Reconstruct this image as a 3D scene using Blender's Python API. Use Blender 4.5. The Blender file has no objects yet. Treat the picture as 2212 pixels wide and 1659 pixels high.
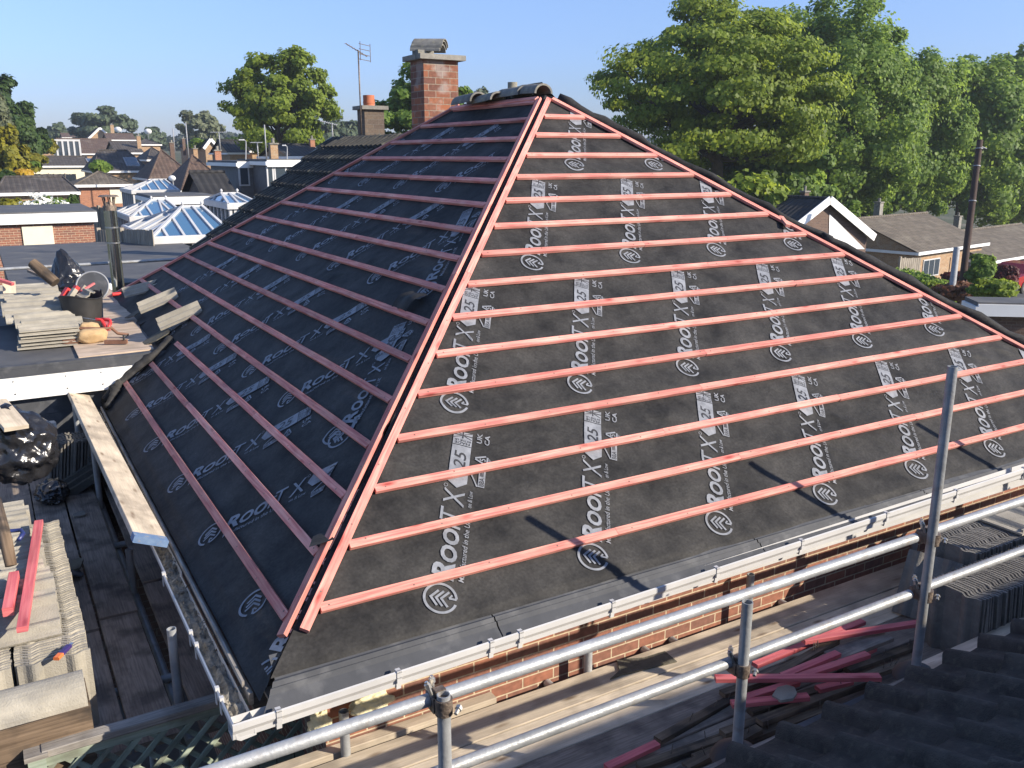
import bpy, bmesh, math, random
import numpy as np
from mathutils import Vector, Matrix, noise
random.seed(7); rng = np.random.default_rng(7)
S = bpy.context.scene
C = S.collection
rad = math.radians
# ------------------------------------------------------------------ camera model (camera at the origin, ground at -4.9)
FX, CX, CY = 1922.0, 1106.0, 829.5
TILT = math.atan((CY - 337) / FX)
RV = np.array([1, 0, 0.]); FV = np.array([0, math.cos(TILT), -math.sin(TILT)]); UV_ = np.array([0, math.sin(TILT), math.cos(TILT)])
GROUND = -4.9
def ray(u, v): return (u - CX) / FX * RV + FV - (v - CY) / FX * UV_
def at(u, v, d): return ray(u, v) * d
def gz(x, y):
    def ss(a, b, t):
        t = min(1, max(0, (t - a) / (b - a))); return t * t * (3 - 2 * t)
    return GROUND + .03 * max(0, min(y, 260) - 50) * (1 - ss(-5, 25, x)) - 3.2 * ss(8, 24, x) * ss(12, 30, y)
class Frame:
    def __init__(s, ang, o): s.ang = ang; s.o = np.array([o[0], o[1], 0.]); s.c, s.s = math.cos(ang), math.sin(ang)
    def w(s, p): return Vector((s.o[0] + p[0] * s.c - p[1] * s.s, s.o[1] + p[0] * s.s + p[1] * s.c, p[2]))
    def l(s, w):
        x, y = w[0] - s.o[0], w[1] - s.o[1]; return np.array([x * s.c + y * s.s, -x * s.s + y * s.c, w[2]])
    def hz(s, u, v, z): r = ray(u, v); return s.l(r * (z / r[2]))
    def at(s, u, v, d): return s.l(at(u, v, d))
    def wb(s, u, v, b):
        r = ray(u, v); n = np.array([-s.s, s.c, 0]); return s.l(r * ((s.o @ n + b) / (r @ n)))
    def wa(s, u, v, a):
        r = ray(u, v); n = np.array([s.c, s.s, 0]); return s.l(r * ((s.o @ n + a) / (r @ n)))
ANG = rad(30.53)
H = Frame(ANG, (.323, 9.053))
W0 = Frame(0, (0, 0))
PIT = .715; APZ = .574; CP = math.cos(math.atan(PIT)); SP = math.sin(math.atan(PIT))
# ------------------------------------------------------------------ object helpers
ORG = {}; FRM = {}
def tag(o, label=None, cat=None, group=None, kind=None):
    if label: o['label'] = label
    if cat: o['category'] = cat
    if group: o['group'] = group
    if kind or cat: o['kind'] = kind or 'thing'
    return o
def thing(name, label, cat, org, fr=H, group=None):
    o = bpy.data.objects.new(name, None); C.objects.link(o); o.empty_display_size = .1
    o.location = fr.w(org); o.rotation_euler = (0, 0, fr.ang)
    ORG[o] = np.array(org, float); FRM[o] = fr
    return tag(o, label, cat, group)
class MB:
    def __init__(s): s.v = []; s.f = []; s.uv = []; s.m = []
    def add(s, pts, faces, uvs=None, m=0):
        b = len(s.v); s.v += [tuple(map(float, p)) for p in pts]
        for i, f in enumerate(faces):
            s.f.append([b + k for k in f]); s.m.append(m)
            if uvs is not None: s.uv.append(uvs[i]); continue
            P = [np.array(pts[k], float) for k in f]
            n = np.cross(P[1] - P[0], P[2] - P[0]); n = np.abs(n)
            ax = int(np.argmax(n)); q = [(1, 2), (0, 2), (0, 1)][ax]
            s.uv.append([(p[q[0]], p[q[1]]) for p in P])
        return s
    def face(s, pts, uv=None, m=0): return s.add(pts, [list(range(len(pts)))], [uv] if uv else None, m)
    def bx(s, x0, x1, y0, y1, z0, z1, m=0):
        p = [(x0, y0, z0), (x1, y0, z0), (x1, y1, z0), (x0, y1, z0), (x0, y0, z1), (x1, y0, z1), (x1, y1, z1), (x0, y1, z1)]
        return s.add(p, [(3, 2, 1, 0), (4, 5, 6, 7), (0, 1, 5, 4), (1, 2, 6, 5), (2, 3, 7, 6), (3, 0, 4, 7)], m=m)
    def bar(s, p0, p1, w, h, up=(0, 0, 1), m=0, cham=0, uo=None):
        """rectangular timber from p0 to p1, w across, h along up, axis on its centre line; uv runs along the length"""
        p0 = np.array(p0, float); p1 = np.array(p1, float); d = p1 - p0; L = np.linalg.norm(d); d /= L
        up = np.array(up, float); x = np.cross(d, up); x /= np.linalg.norm(x); up = np.cross(x, d)
        o = random.uniform(0, 50) if uo is None else uo
        c = cham
        if c: sec = [(-w/2+c, -h/2), (w/2-c, -h/2), (w/2, -h/2+c), (w/2, h/2-c), (w/2-c, h/2), (-w/2+c, h/2), (-w/2, h/2-c), (-w/2, -h/2+c)]
        else: sec = [(-w/2, -h/2), (w/2, -h/2), (w/2, h/2), (-w/2, h/2)]
        n = len(sec); pts = [p0 + x * a + up * b for a, b in sec] + [p1 + x * a + up * b for a, b in sec]
        fs = []; us = []; acc = 0
        for i in range(n):
            j = (i + 1) % n; l = math.dist(sec[i], sec[j])
            fs.append((i, j, n + j, n + i)[::-1]); us.append([(o, acc), (o, acc + l), (o + L, acc + l), (o + L, acc)][::-1]); acc += l
            us[-1] = [(o + L, acc - l), (o + L, acc), (o, acc), (o, acc - l)]
            fs[-1] = (n + i, n + j, j, i)
        fs.append(tuple(range(n))); us.append([(o + a, b) for a, b in sec])
        fs.append(tuple(range(n, 2 * n))[::-1]); us.append([(o + a, b) for a, b in sec][::-1])
        return s.add(pts, fs, us, m)
    def tube(s, pts, r, n=10, cap=True, m=0, hollow=0):
        pts = [np.array(p, float) for p in pts]; R = r if hasattr(r, '__len__') else [r] * len(pts)
        V = []; acc = 0; L = [0]
        for i in range(1, len(pts)): acc += np.linalg.norm(pts[i] - pts[i-1]); L.append(acc)
        ref = None
        for i, p in enumerate(pts):
            d = pts[min(i+1, len(pts)-1)] - pts[max(i-1, 0)]; d = d / (np.linalg.norm(d) + 1e-9)
            if ref is None: ref = np.array([0, 0, 1.]) if abs(d[2]) < .9 else np.array([1., 0, 0])
            x = np.cross(d, ref); x /= np.linalg.norm(x) + 1e-9; y = np.cross(x, d); ref = y
            for k in range(n):
                t = 2 * math.pi * k / n; V.append(p + (x * math.cos(t) + y * math.sin(t)) * R[i])
        fs = []; us = []
        for i in range(len(pts) - 1):
            for k in range(n):
                k2 = (k + 1) % n; fs.append((i*n+k, i*n+k2, (i+1)*n+k2, (i+1)*n+k))
                a, b = k / n * 6.28 * R[i], (k + 1) / n * 6.28 * R[i]
                us.append([(L[i], a), (L[i], b), (L[i+1], b), (L[i+1], a)])
        if cap:
            fs.append(tuple(range(n))[::-1]); us.append([(0, 0)] * n)
            if not hollow: fs.append(tuple(range((len(pts)-1)*n, len(pts)*n))); us.append([(0, 0)] * n)
        s.add(V, fs, us, m)
        if hollow:   # open end: rim and inner wall at the last point
            p = pts[-1]; d = pts[-1] - pts[-2]; d /= np.linalg.norm(d); b = (len(pts)-1)*n
            top = V[b:b+n]; inn = [p + (q - p) * (1 - hollow / R[-1]) for q in top]; low = [q - d * .12 for q in inn]
            f2 = []
            for k in range(n):
                k2 = (k+1) % n; f2 += [(k, k2, n+k2, n+k), (n+k, n+k2, 2*n+k2, 2*n+k)]
            f2.append(tuple(range(2*n, 3*n))); s.add(top + inn + low, f2, None, m)
        return s
    def prism(s, xy, z0, z1, m=0):
        n = len(xy); A = sum(xy[i][0]*xy[(i+1)%n][1]-xy[(i+1)%n][0]*xy[i][1] for i in range(n))
        if A < 0: xy = xy[::-1]
        f0 = z0 if callable(z0) else (lambda p: z0); f1 = z1 if callable(z1) else (lambda p: z1)
        P = [(p[0], p[1], f0(p)) for p in xy] + [(p[0], p[1], f1(p)) for p in xy]
        return s.add(P, [tuple(range(n))[::-1], tuple(range(n, 2*n))] + [(i, (i+1) % n, n+(i+1) % n, n+i) for i in range(n)], m=m)
    def grid(s, fn, nu, nv, m=0, wrap=False, uvs=None):
        P = []; us = []
        for j in range(nv + 1):
            for i in range(nu + 1): P.append(fn(i / nu, j / nv))
        fs = []
        for j in range(nv):
            for i in range(nu):
                a = j*(nu+1)+i; fs.append((a, a+1, a+nu+2, a+nu+1))
                if uvs: us.append([uvs(x / nu, y / nv) for x, y in ((i, j), (i+1, j), (i+1, j+1), (i, j+1))])
        return s.add(P, fs, us if uvs else None, m)
    def mesh(s, name, mats, smooth=False, org=(0, 0, 0)):
        me = bpy.data.meshes.new(name); o = np.array(org, float)
        me.from_pydata([tuple(np.array(p) - o) for p in s.v], [], s.f)
        uvl = me.uv_layers.new(name='UVMap')
        flat = np.array([c for f in s.uv for p in f for c in p], dtype=np.float32)
        if len(flat) == len(uvl.data) * 2: uvl.data.foreach_set('uv', flat)
        for mt in (mats if isinstance(mats, (list, tuple)) else [mats]): me.materials.append(mt)
        me.polygons.foreach_set('material_index', s.m)
        if smooth is True: me.polygons.foreach_set('use_smooth', [True] * len(me.polygons))
        elif smooth:
            me.polygons.foreach_set('use_smooth', [True] * len(me.polygons)); me.set_sharp_from_angle(angle=rad(smooth))
        me.update(); return me
    def build(s, name, mats, parent=None, smooth=False, org=None, fr=H, label=None, cat=None, group=None, kind=None):
        if parent is not None: org = ORG[parent]; fr = FRM[parent]
        elif org is None: org = np.mean(np.array(s.v), axis=0)
        o = bpy.data.objects.new(name, s.mesh(name, mats, smooth, org)); C.objects.link(o)
        if parent is not None: o.parent = parent
        else: o.location = fr.w(org); o.rotation_euler = (0, 0, fr.ang)
        ORG[o] = np.array(org, float); FRM[o] = fr
        return tag(o, label, cat, group, kind)
def copy_tree(o, parent=None, **kw):
    c = o.copy(); C.objects.link(c); c.parent = parent
    for ch in list(o.children): copy_tree(ch, c)
    if o in ORG: ORG[c] = ORG[o]; FRM[c] = FRM[o]
    return tag(c, **kw)
# ------------------------------------------------------------------ materials
MATS = {}
def nodes(name):
    m = bpy.data.materials.new(name); m.use_nodes = True; nt = m.node_tree
    return m, nt, nt.nodes['Principled BSDF'], (lambda t: nt.nodes.new('ShaderNode' + t)), nt.links.new
def rgba(c): return (c[0], c[1], c[2], 1)
def M(name, c1, c2=None, rough=.7, metal=0, scale=6, detail=6, bump=.15, bscale=60, stretch=(1, 1, 1), coord='Object', spot=None, spotscale=14, spotamt=.5, rvar=.12, spec=.5, coat=0, dist=.002):
    """noise-mottled surface: c1..c2 by noise, an optional third colour in spots (lichen, dirt), brightness varied per object, bump"""
    if name in MATS: return MATS[name]
    m, nt, P, N, L = nodes(name)
    tc = N('TexCoord'); oi = N('ObjectInfo'); add = N('VectorMath'); mul = N('VectorMath'); mp = N('Mapping')
    mul.operation = 'SCALE'; mul.inputs[0].default_value = (31, 17, 23); L(oi.outputs['Random'], mul.inputs['Scale'])
    L(tc.outputs[coord], mp.inputs['Vector']); mp.inputs['Scale'].default_value = stretch
    L(mp.outputs[0], add.inputs[0]); L(mul.outputs[0], add.inputs[1])
    nz = N('TexNoise'); nz.inputs['Scale'].default_value = scale; nz.inputs['Detail'].default_value = detail; nz.inputs['Roughness'].default_value = .62; L(add.outputs[0], nz.inputs['Vector'])
    rp = N('ValToRGB'); rp.color_ramp.elements[0].position = .3; rp.color_ramp.elements[1].position = .7
    rp.color_ramp.elements[0].color = rgba(c1); rp.color_ramp.elements[1].color = rgba(c2 or [x * 1.35 for x in c1]); L(nz.outputs['Fac'], rp.inputs[0])
    col = rp.outputs[0]
    if spot:
        n2 = N('TexNoise'); n2.inputs['Scale'].default_value = spotscale; n2.inputs['Detail'].default_value = 5; L(add.outputs[0], n2.inputs['Vector'])
        r2 = N('ValToRGB'); r2.color_ramp.elements[0].position = .55; r2.color_ramp.elements[1].position = .68; L(n2.outputs['Fac'], r2.inputs[0])
        mu = N('Math'); mu.operation = 'MULTIPLY'; mu.inputs[1].default_value = spotamt; L(r2.outputs[0], mu.inputs[0])
        mx = N('MixRGB'); mx.inputs[2].default_value = rgba(spot); L(mu.outputs[0], mx.inputs[0]); L(col, mx.inputs[1]); col = mx.outputs[0]
    if rvar:
        hs = N('HueSaturation'); mr = N('MapRange'); mr.inputs[3].default_value = 1 - rvar; mr.inputs[4].default_value = 1 + rvar
        L(oi.outputs['Random'], mr.inputs[0]); L(mr.outputs[0], hs.inputs['Value']); L(col, hs.inputs['Color']); col = hs.outputs[0]
    L(col, P.inputs['Base Color']); P.inputs['Roughness'].default_value = rough; P.inputs['Metallic'].default_value = metal
    P.inputs['Specular IOR Level'].default_value = spec; P.inputs['Coat Weight'].default_value = coat
    if bump:
        n3 = N('TexNoise'); n3.inputs['Scale'].default_value = bscale; n3.inputs['Detail'].default_value = 6; L(add.outputs[0], n3.inputs['Vector'])
        bp = N('Bump'); bp.inputs['Strength'].default_value = bump; bp.inputs['Distance'].default_value = dist * 5; L(n3.outputs['Fac'], bp.inputs['Height']); L(bp.outputs[0], P.inputs['Normal'])
    MATS[name] = m; return m
def wood(name, c1, c2, knot=None, rough=.75, grain=45, along=1.6, bump=.25, rvar=.15, dirt=None, dirtamt=.5):
    """timber: uv.x runs along the piece"""
    if name in MATS: return MATS[name]
    m, nt, P, N, L = nodes(name)
    tc = N('TexCoord'); oi = N('ObjectInfo'); mul = N('VectorMath'); mul.operation = 'SCALE'; mul.inputs[0].default_value = (37, 11, 5); L(oi.outputs['Random'], mul.inputs['Scale'])
    add = N('VectorMath'); L(tc.outputs['UV'], add.inputs[0]); L(mul.outputs[0], add.inputs[1])
    mp = N('Mapping'); mp.inputs['Scale'].default_value = (along, grain, 1); L(add.outputs[0], mp.inputs['Vector'])
    nz = N('TexNoise'); nz.inputs['Scale'].default_value = 1.5; nz.inputs['Detail'].default_value = 8; nz.inputs['Distortion'].default_value = .35; L(mp.outputs[0], nz.inputs['Vector'])
    rp = N('ValToRGB'); rp.color_ramp.elements[0].position = .32; rp.color_ramp.elements[1].position = .68
    rp.color_ramp.elements[0].color = rgba(c1); rp.color_ramp.elements[1].color = rgba(c2); L(nz.outputs['Fac'], rp.inputs[0]); col = rp.outputs[0]
    m2 = N('Mapping'); m2.inputs['Scale'].default_value = (2.5, 9, 1); L(add.outputs[0], m2.inputs['Vector'])
    n4 = N('TexNoise'); n4.inputs['Scale'].default_value = 1.3; n4.inputs['Detail'].default_value = 4; L(m2.outputs[0], n4.inputs['Vector'])
    r4 = N('MapRange'); r4.inputs[1].default_value = .3; r4.inputs[2].default_value = .7; r4.inputs[3].default_value = .78; r4.inputs[4].default_value = 1.2; L(n4.outputs['Fac'], r4.inputs[0])
    h4 = N('HueSaturation'); L(r4.outputs[0], h4.inputs['Value']); L(col, h4.inputs['Color']); col = h4.outputs[0]
    if knot:
        m3 = N('Mapping'); m3.inputs['Scale'].default_value = (3.2, 11, 1); L(add.outputs[0], m3.inputs['Vector'])
        vo = N('TexVoronoi'); vo.inputs['Scale'].default_value = 1.0; L(m3.outputs[0], vo.inputs['Vector'])
        r3 = N('ValToRGB'); r3.color_ramp.elements[0].position = .05; r3.color_ramp.elements[0].color = (1, 1, 1, 1); r3.color_ramp.elements[1].position = .2; r3.color_ramp.elements[1].color = (0, 0, 0, 1); L(vo.outputs['Distance'], r3.inputs[0])
        mx = N('MixRGB'); mx.inputs[2].default_value = rgba(knot); L(r3.outputs[0], mx.inputs[0]); L(col, mx.inputs[1]); col = mx.outputs[0]
    if dirt:
        n5 = N('TexNoise'); n5.inputs['Scale'].default_value = 5; n5.inputs['Detail'].default_value = 8; L(add.outputs[0], n5.inputs['Vector'])
        r5 = N('ValToRGB'); r5.color_ramp.elements[0].position = .48; r5.color_ramp.elements[1].position = .66; L(n5.outputs['Fac'], r5.inputs[0])
        mu = N('Math'); mu.operation = 'MULTIPLY'; mu.inputs[1].default_value = dirtamt; L(r5.outputs[0], mu.inputs[0])
        mx = N('MixRGB'); mx.inputs[2].default_value = rgba(dirt); L(mu.outputs[0], mx.inputs[0]); L(col, mx.inputs[1]); col = mx.outputs[0]
    hs = N('HueSaturation'); mr = N('MapRange'); mr.inputs[3].default_value = 1 - rvar; mr.inputs[4].default_value = 1 + rvar
    L(oi.outputs['Random'], mr.inputs[0]); L(mr.outputs[0], hs.inputs['Value']); L(col, hs.inputs['Color'])
    L(hs.outputs[0], P.inputs['Base Color']); P.inputs['Roughness'].default_value = rough; P.inputs['Specular IOR Level'].default_value = .3
    bp = N('Bump'); bp.inputs['Strength'].default_value = bump; bp.inputs['Distance'].default_value = .006; L(nz.outputs['Fac'], bp.inputs['Height']); L(bp.outputs[0], P.inputs['Normal'])
    MATS[name] = m; return m
def brick(name, c1, c2, mortar, bw=.225, rh=.075, ms=.006, rough=.85, stain=None, stainamt=.4, bump=.5, third=None):
    if name in MATS: return MATS[name]
    m, nt, P, N, L = nodes(name)
    tc = N('TexCoord'); br = N('TexBrick'); L(tc.outputs['UV'], br.inputs['Vector'])
    br.inputs['Color1'].default_value = rgba(c1); br.inputs['Color2'].default_value = rgba(c2); br.inputs['Mortar'].default_value = rgba(mortar)
    br.inputs['Scale'].default_value = 1; br.inputs['Mortar Size'].default_value = ms; br.inputs['Mortar Smooth'].default_value = .25; br.inputs['Brick Width'].default_value = bw; br.inputs['Row Height'].default_value = rh; br.inputs['Bias'].default_value = 0
    nz = N('TexNoise'); nz.inputs['Scale'].default_value = 25; nz.inputs['Detail'].default_value = 8; L(tc.outputs['UV'], nz.inputs['Vector'])
    mr = N('MapRange'); mr.inputs[1].default_value = .25; mr.inputs[2].default_value = .75; mr.inputs[3].default_value = .72; mr.inputs[4].default_value = 1.3; L(nz.outputs['Fac'], mr.inputs[0])
    hs = N('HueSaturation'); L(mr.outputs[0], hs.inputs['Value']); L(br.outputs['Color'], hs.inputs['Color']); col = hs.outputs[0]
    if third:   # odd bricks of another colour: a second brick pattern on the same courses
        b2 = N('TexBrick'); L(tc.outputs['UV'], b2.inputs['Vector'])
        for k in ('Scale', 'Mortar Size', 'Mortar Smooth', 'Brick Width', 'Row Height'): b2.inputs[k].default_value = br.inputs[k].default_value
        b2.inputs['Bias'].default_value = -.25; b2.inputs['Color1'].default_value = (0, 0, 0, 1); b2.inputs['Color2'].default_value = (1, 1, 1, 1); b2.inputs['Mortar'].default_value = (0, 0, 0, 1)
        r6 = N('ValToRGB'); r6.color_ramp.elements[0].position = .6; r6.color_ramp.elements[1].position = .75; L(b2.outputs['Color'], r6.inputs[0])
        mx = N('MixRGB'); mx.inputs[2].default_value = rgba(third); L(r6.outputs[0], mx.inputs[0]); L(col, mx.inputs[1]); col = mx.outputs[0]
    if stain:
        n2 = N('TexNoise'); n2.inputs['Scale'].default_value = 3.5; n2.inputs['Detail'].default_value = 7; L(tc.outputs['UV'], n2.inputs['Vector'])
        r2 = N('ValToRGB'); r2.color_ramp.elements[0].position = .52; r2.color_ramp.elements[1].position = .62; L(n2.outputs['Fac'], r2.inputs[0])
        mu = N('Math'); mu.operation = 'MULTIPLY'; mu.inputs[1].default_value = stainamt; L(r2.outputs[0], mu.inputs[0])
        mx = N('MixRGB'); mx.inputs[2].default_value = rgba(stain); L(mu.outputs[0], mx.inputs[0]); L(col, mx.inputs[1]); col = mx.outputs[0]
    L(col, P.inputs['Base Color']); P.inputs['Roughness'].default_value = rough
    ma = N('Math'); ma.operation = 'MULTIPLY_ADD'; ma.inputs[1].default_value = .25; L(nz.outputs['Fac'], ma.inputs[0]); iv = N('Math'); iv.operation = 'SUBTRACT'; iv.inputs[0].default_value = 1; L(br.outputs['Fac'], iv.inputs[1]); L(iv.outputs[0], ma.inputs[2])
    bp = N('Bump'); bp.inputs['Strength'].default_value = bump; bp.inputs['Distance'].default_value = .006; L(ma.outputs[0], bp.inputs['Height']); L(bp.outputs[0], P.inputs['Normal'])
    MATS[name] = m; return m
def rooftile(name, c1, c2, spot=None, gauge=.33, tw=.3, bump=.6, rough=.85):
    """far tiled roof: courses along uv.x, rolls every tw"""
    if name in MATS: return MATS[name]
    m, nt, P, N, L = nodes(name)
    tc = N('TexCoord'); nz = N('TexNoise'); nz.inputs['Scale'].default_value = 1.1; nz.inputs['Detail'].default_value = 9; nz.inputs['Roughness'].default_value = .7; L(tc.outputs['UV'], nz.inputs['Vector'])
    rp = N('ValToRGB'); rp.color_ramp.elements[0].position = .32; rp.color_ramp.elements[1].position = .68; rp.color_ramp.elements[0].color = rgba(c1); rp.color_ramp.elements[1].color = rgba(c2); L(nz.outputs['Fac'], rp.inputs[0]); col = rp.outputs[0]
    br = N('TexBrick'); L(tc.outputs['UV'], br.inputs['Vector']); br.offset = 0
    br.inputs['Color1'].default_value = (.8, .8, .8, 1); br.inputs['Color2'].default_value = (1.15, 1.15, 1.15, 1); br.inputs['Mortar'].default_value = (.4, .4, .4, 1)
    br.inputs['Scale'].default_value = 1; br.inputs['Brick Width'].default_value = tw; br.inputs['Row Height'].default_value = gauge; br.inputs['Mortar Size'].default_value = .012
    mx = N('MixRGB'); mx.blend_type = 'MULTIPLY'; mx.inputs[0].default_value = 1; L(col, mx.inputs[1]); L(br.outputs['Color'], mx.inputs[2]); col = mx.outputs[0]
    if spot:
        n2 = N('TexNoise'); n2.inputs['Scale'].default_value = .8; n2.inputs['Detail'].default_value = 8; L(tc.outputs['UV'], n2.inputs['Vector'])
        r2 = N('ValToRGB'); r2.color_ramp.elements[0].position = .54; r2.color_ramp.elements[1].position = .7; L(n2.outputs['Fac'], r2.inputs[0])
        m3 = N('MixRGB'); m3.inputs[2].default_value = rgba(spot); mu = N('Math'); mu.operation = 'MULTIPLY'; mu.inputs[1].default_value = .6; L(r2.outputs[0], mu.inputs[0]); L(mu.outputs[0], m3.inputs[0]); L(col, m3.inputs[1]); col = m3.outputs[0]
    L(col, P.inputs['Base Color']); P.inputs['Roughness'].default_value = rough
    wv = N('TexWave'); wv.bands_direction = 'X'; wv.inputs['Scale'].default_value = .5 / tw * .62; L(tc.outputs['UV'], wv.inputs['Vector'])
    bp = N('Bump'); bp.inputs['Strength'].default_value = bump; bp.inputs['Distance'].default_value = .03; L(wv.outputs['Fac'], bp.inputs['Height']); L(bp.outputs[0], P.inputs['Normal'])
    MATS[name] = m; return m
def leafmat(name, dark, light, trans=.35):
    if name in MATS: return MATS[name]
    m, nt, P, N, L = nodes(name)
    ge = N('NewGeometry'); tc = N('TexCoord'); nz = N('TexNoise'); nz.inputs['Scale'].default_value = .5; nz.inputs['Detail'].default_value = 3; L(tc.outputs['Object'], nz.inputs['Vector'])
    ad = N('Math'); ad.operation = 'MULTIPLY_ADD'; ad.inputs[1].default_value = .55; L(ge.outputs['Random Per Island'], ad.inputs[0])
    mu = N('Math'); mu.operation = 'MULTIPLY_ADD'; mu.inputs[1].default_value = 1.3; mu.inputs[2].default_value = -.42; L(nz.outputs['Fac'], mu.inputs[0]); L(mu.outputs[0], ad.inputs[2])
    rp = N('ValToRGB'); rp.color_ramp.elements[0].color = rgba(dark); rp.color_ramp.elements[1].color = rgba(light); L(ad.outputs[0], rp.inputs[0])
    L(rp.outputs[0], P.inputs['Base Color']); P.inputs['Roughness'].default_value = .55; P.inputs['Specular IOR Level'].default_value = .3
    tr = N('BsdfTranslucent'); hs = N('HueSaturation'); hs.inputs['Value'].default_value = 1.5; hs.inputs['Hue'].default_value = .485; L(rp.outputs[0], hs.inputs['Color']); L(hs.outputs[0], tr.inputs['Color'])
    ms = N('MixShader'); ms.inputs[0].default_value = trans; L(P.outputs[0], ms.inputs[1]); L(tr.outputs[0], ms.inputs[2]); L(ms.outputs[0], nt.nodes['Material Output'].inputs['Surface'])
    MATS[name] = m; return m
def glass(name, col, rough=.05):
    if name in MATS: return MATS[name]
    m, nt, P, N, L = nodes(name)
    P.inputs['Base Color'].default_value = rgba(col); P.inputs['Roughness'].default_value = rough; P.inputs['Specular IOR Level'].default_value = .8; P.inputs['Coat Weight'].default_value = .5; P.inputs['Coat Roughness'].default_value = .02
    MATS[name] = m; return m
def membrane_mat():
    m, nt, P, N, L = nodes('roofing_membrane')
    tc = N('TexCoord'); n1 = N('TexNoise'); n1.inputs['Scale'].default_value = 3; n1.inputs['Detail'].default_value = 9; n1.inputs['Roughness'].default_value = .68; L(tc.outputs['Object'], n1.inputs['Vector'])
    rp = N('ValToRGB'); rp.color_ramp.elements[0].position = .33; rp.color_ramp.elements[0].color = (.015, .015, .0155, 1); rp.color_ramp.elements[1].position = .72; rp.color_ramp.elements[1].color = (.062, .059, .055, 1); L(n1.outputs['Fac'], rp.inputs[0])
    n2 = N('TexNoise'); n2.inputs['Scale'].default_value = 60; n2.inputs['Detail'].default_value = 4; L(tc.outputs['Object'], n2.inputs['Vector'])
    mr = N('MapRange'); mr.inputs[1].default_value = .3; mr.inputs[2].default_value = .7; mr.inputs[3].default_value = .8; mr.inputs[4].default_value = 1.2; L(n2.outputs['Fac'], mr.inputs[0])
    hs = N('HueSaturation'); L(mr.outputs[0], hs.inputs['Value']); L(rp.outputs[0], hs.inputs['Color'])
    # pale dust crumbs
    vo = N('TexVoronoi'); vo.inputs['Scale'].default_value = 26; L(tc.outputs['Object'], vo.inputs['Vector']); r3 = N('ValToRGB'); r3.color_ramp.elements[0].position = .035; r3.color_ramp.elements[0].color = (1, 1, 1, 1); r3.color_ramp.elements[1].position = .06; r3.color_ramp.elements[1].color = (0, 0, 0, 1); L(vo.outputs['Distance'], r3.inputs[0])
    gt = N('Math'); gt.operation = 'GREATER_THAN'; gt.inputs[1].default_value = .62; L(n1.outputs['Fac'], gt.inputs[0]); mu = N('Math'); mu.operation = 'MULTIPLY'; L(r3.outputs[0], mu.inputs[0]); L(gt.outputs[0], mu.inputs[1])
    mx = N('MixRGB'); mx.inputs[2].default_value = (.3, .27, .22, 1); L(mu.outputs[0], mx.inputs[0]); L(hs.outputs[0], mx.inputs[1])
    L(mx.outputs[0], P.inputs['Base Color']); P.inputs['Roughness'].default_value = .66; P.inputs['Specular IOR Level'].default_value = .12
    mp = N('Mapping'); mp.inputs['Scale'].default_value = (2.2, 2.2, 7); mp.inputs['Rotation'].default_value = (.2, .1, .4); L(tc.outputs['Object'], mp.inputs['Vector'])
    n3 = N('TexNoise'); n3.inputs['Scale'].default_value = 2.2; n3.inputs['Detail'].default_value = 6; n3.inputs['Distortion'].default_value = .8; L(mp.outputs[0], n3.inputs['Vector'])
    ad = N('Math'); ad.operation = 'MULTIPLY_ADD'; ad.inputs[1].default_value = .04; L(n2.outputs['Fac'], ad.inputs[0]); L(n3.outputs['Fac'], ad.inputs[2])
    bp = N('Bump'); bp.inputs['Strength'].default_value = .22; bp.inputs['Distance'].default_value = .04; L(ad.outputs[0], bp.inputs['Height']); L(bp.outputs[0], P.inputs['Normal'])
    return m
MEMB = membrane_mat()
PRINT = M('silver_print', (.13, .138, .152), (.27, .282, .305), rough=.65, scale=16, detail=10, bump=0, rvar=0)
INK = M('print_dark', (.02, .02, .022), rough=.6, bump=0, rvar=0)
RED = wood('red_batten', (.51, .14, .12), (.71, .315, .245), knot=(.33, .06, .048), rough=.75, grain=60, along=2.2, rvar=.2, dirt=(.70, .46, .35), dirtamt=.25)
REDD = wood('red_offcut', (.46, .085, .10), (.60, .17, .165), knot=(.30, .04, .05), rough=.7)
TIMB = wood('old_batten', (.09, .062, .04), (.21, .15, .10), rough=.9, dirt=(.035, .03, .026), dirtamt=.8)
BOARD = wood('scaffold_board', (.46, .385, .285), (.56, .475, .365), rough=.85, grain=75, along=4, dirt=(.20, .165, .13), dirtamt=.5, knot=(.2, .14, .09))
BOARDS = wood('weathered_shaded_board', (.20, .16, .13), (.33, .27, .22), rough=.9, grain=75, along=4, dirt=(.06, .05, .045), dirtamt=.7)  # worn timber; its darker tone also paints shade into the shaded walkway boards
PLY = wood('plywood', (.42, .32, .23), (.52, .41, .31), rough=.8, grain=10, dirt=(.25, .2, .15), dirtamt=.4)
GREY = M('grey_tray', (.052, .055, .061), (.082, .085, .092), rough=.7, spec=.2, scale=4, bump=.05, spot=(.2, .2, .2), spotscale=9, spotamt=.25, rvar=0)
UPVC = M('white_plastic', (.46, .455, .445), (.56, .555, .545), rough=.45, scale=3, bump=.02, rvar=.02, spot=(.55, .54, .52), spotscale=3, spotamt=.35)
WHITE = M('white_paint', (.74, .73, .70), (.82, .81, .78), rough=.5, scale=2, bump=.03, rvar=.03)
GALV = M('galvanised_tube', (.25, .26, .265), (.40, .41, .415), rough=.46, metal=.3, scale=7, stretch=(1, 1, 1), bump=.25, bscale=45, spot=(.24, .205, .17), spotscale=11, spotamt=.55, rvar=.1)
RUST = M('coupler_steel', (.10, .075, .06), (.30, .24, .19), rough=.6, metal=.6, scale=40, bump=.4, bscale=90)
BOLT = M('bright_bolt', (.5, .48, .44), (.65, .62, .56), rough=.35, metal=.9, bump=.1)
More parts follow.
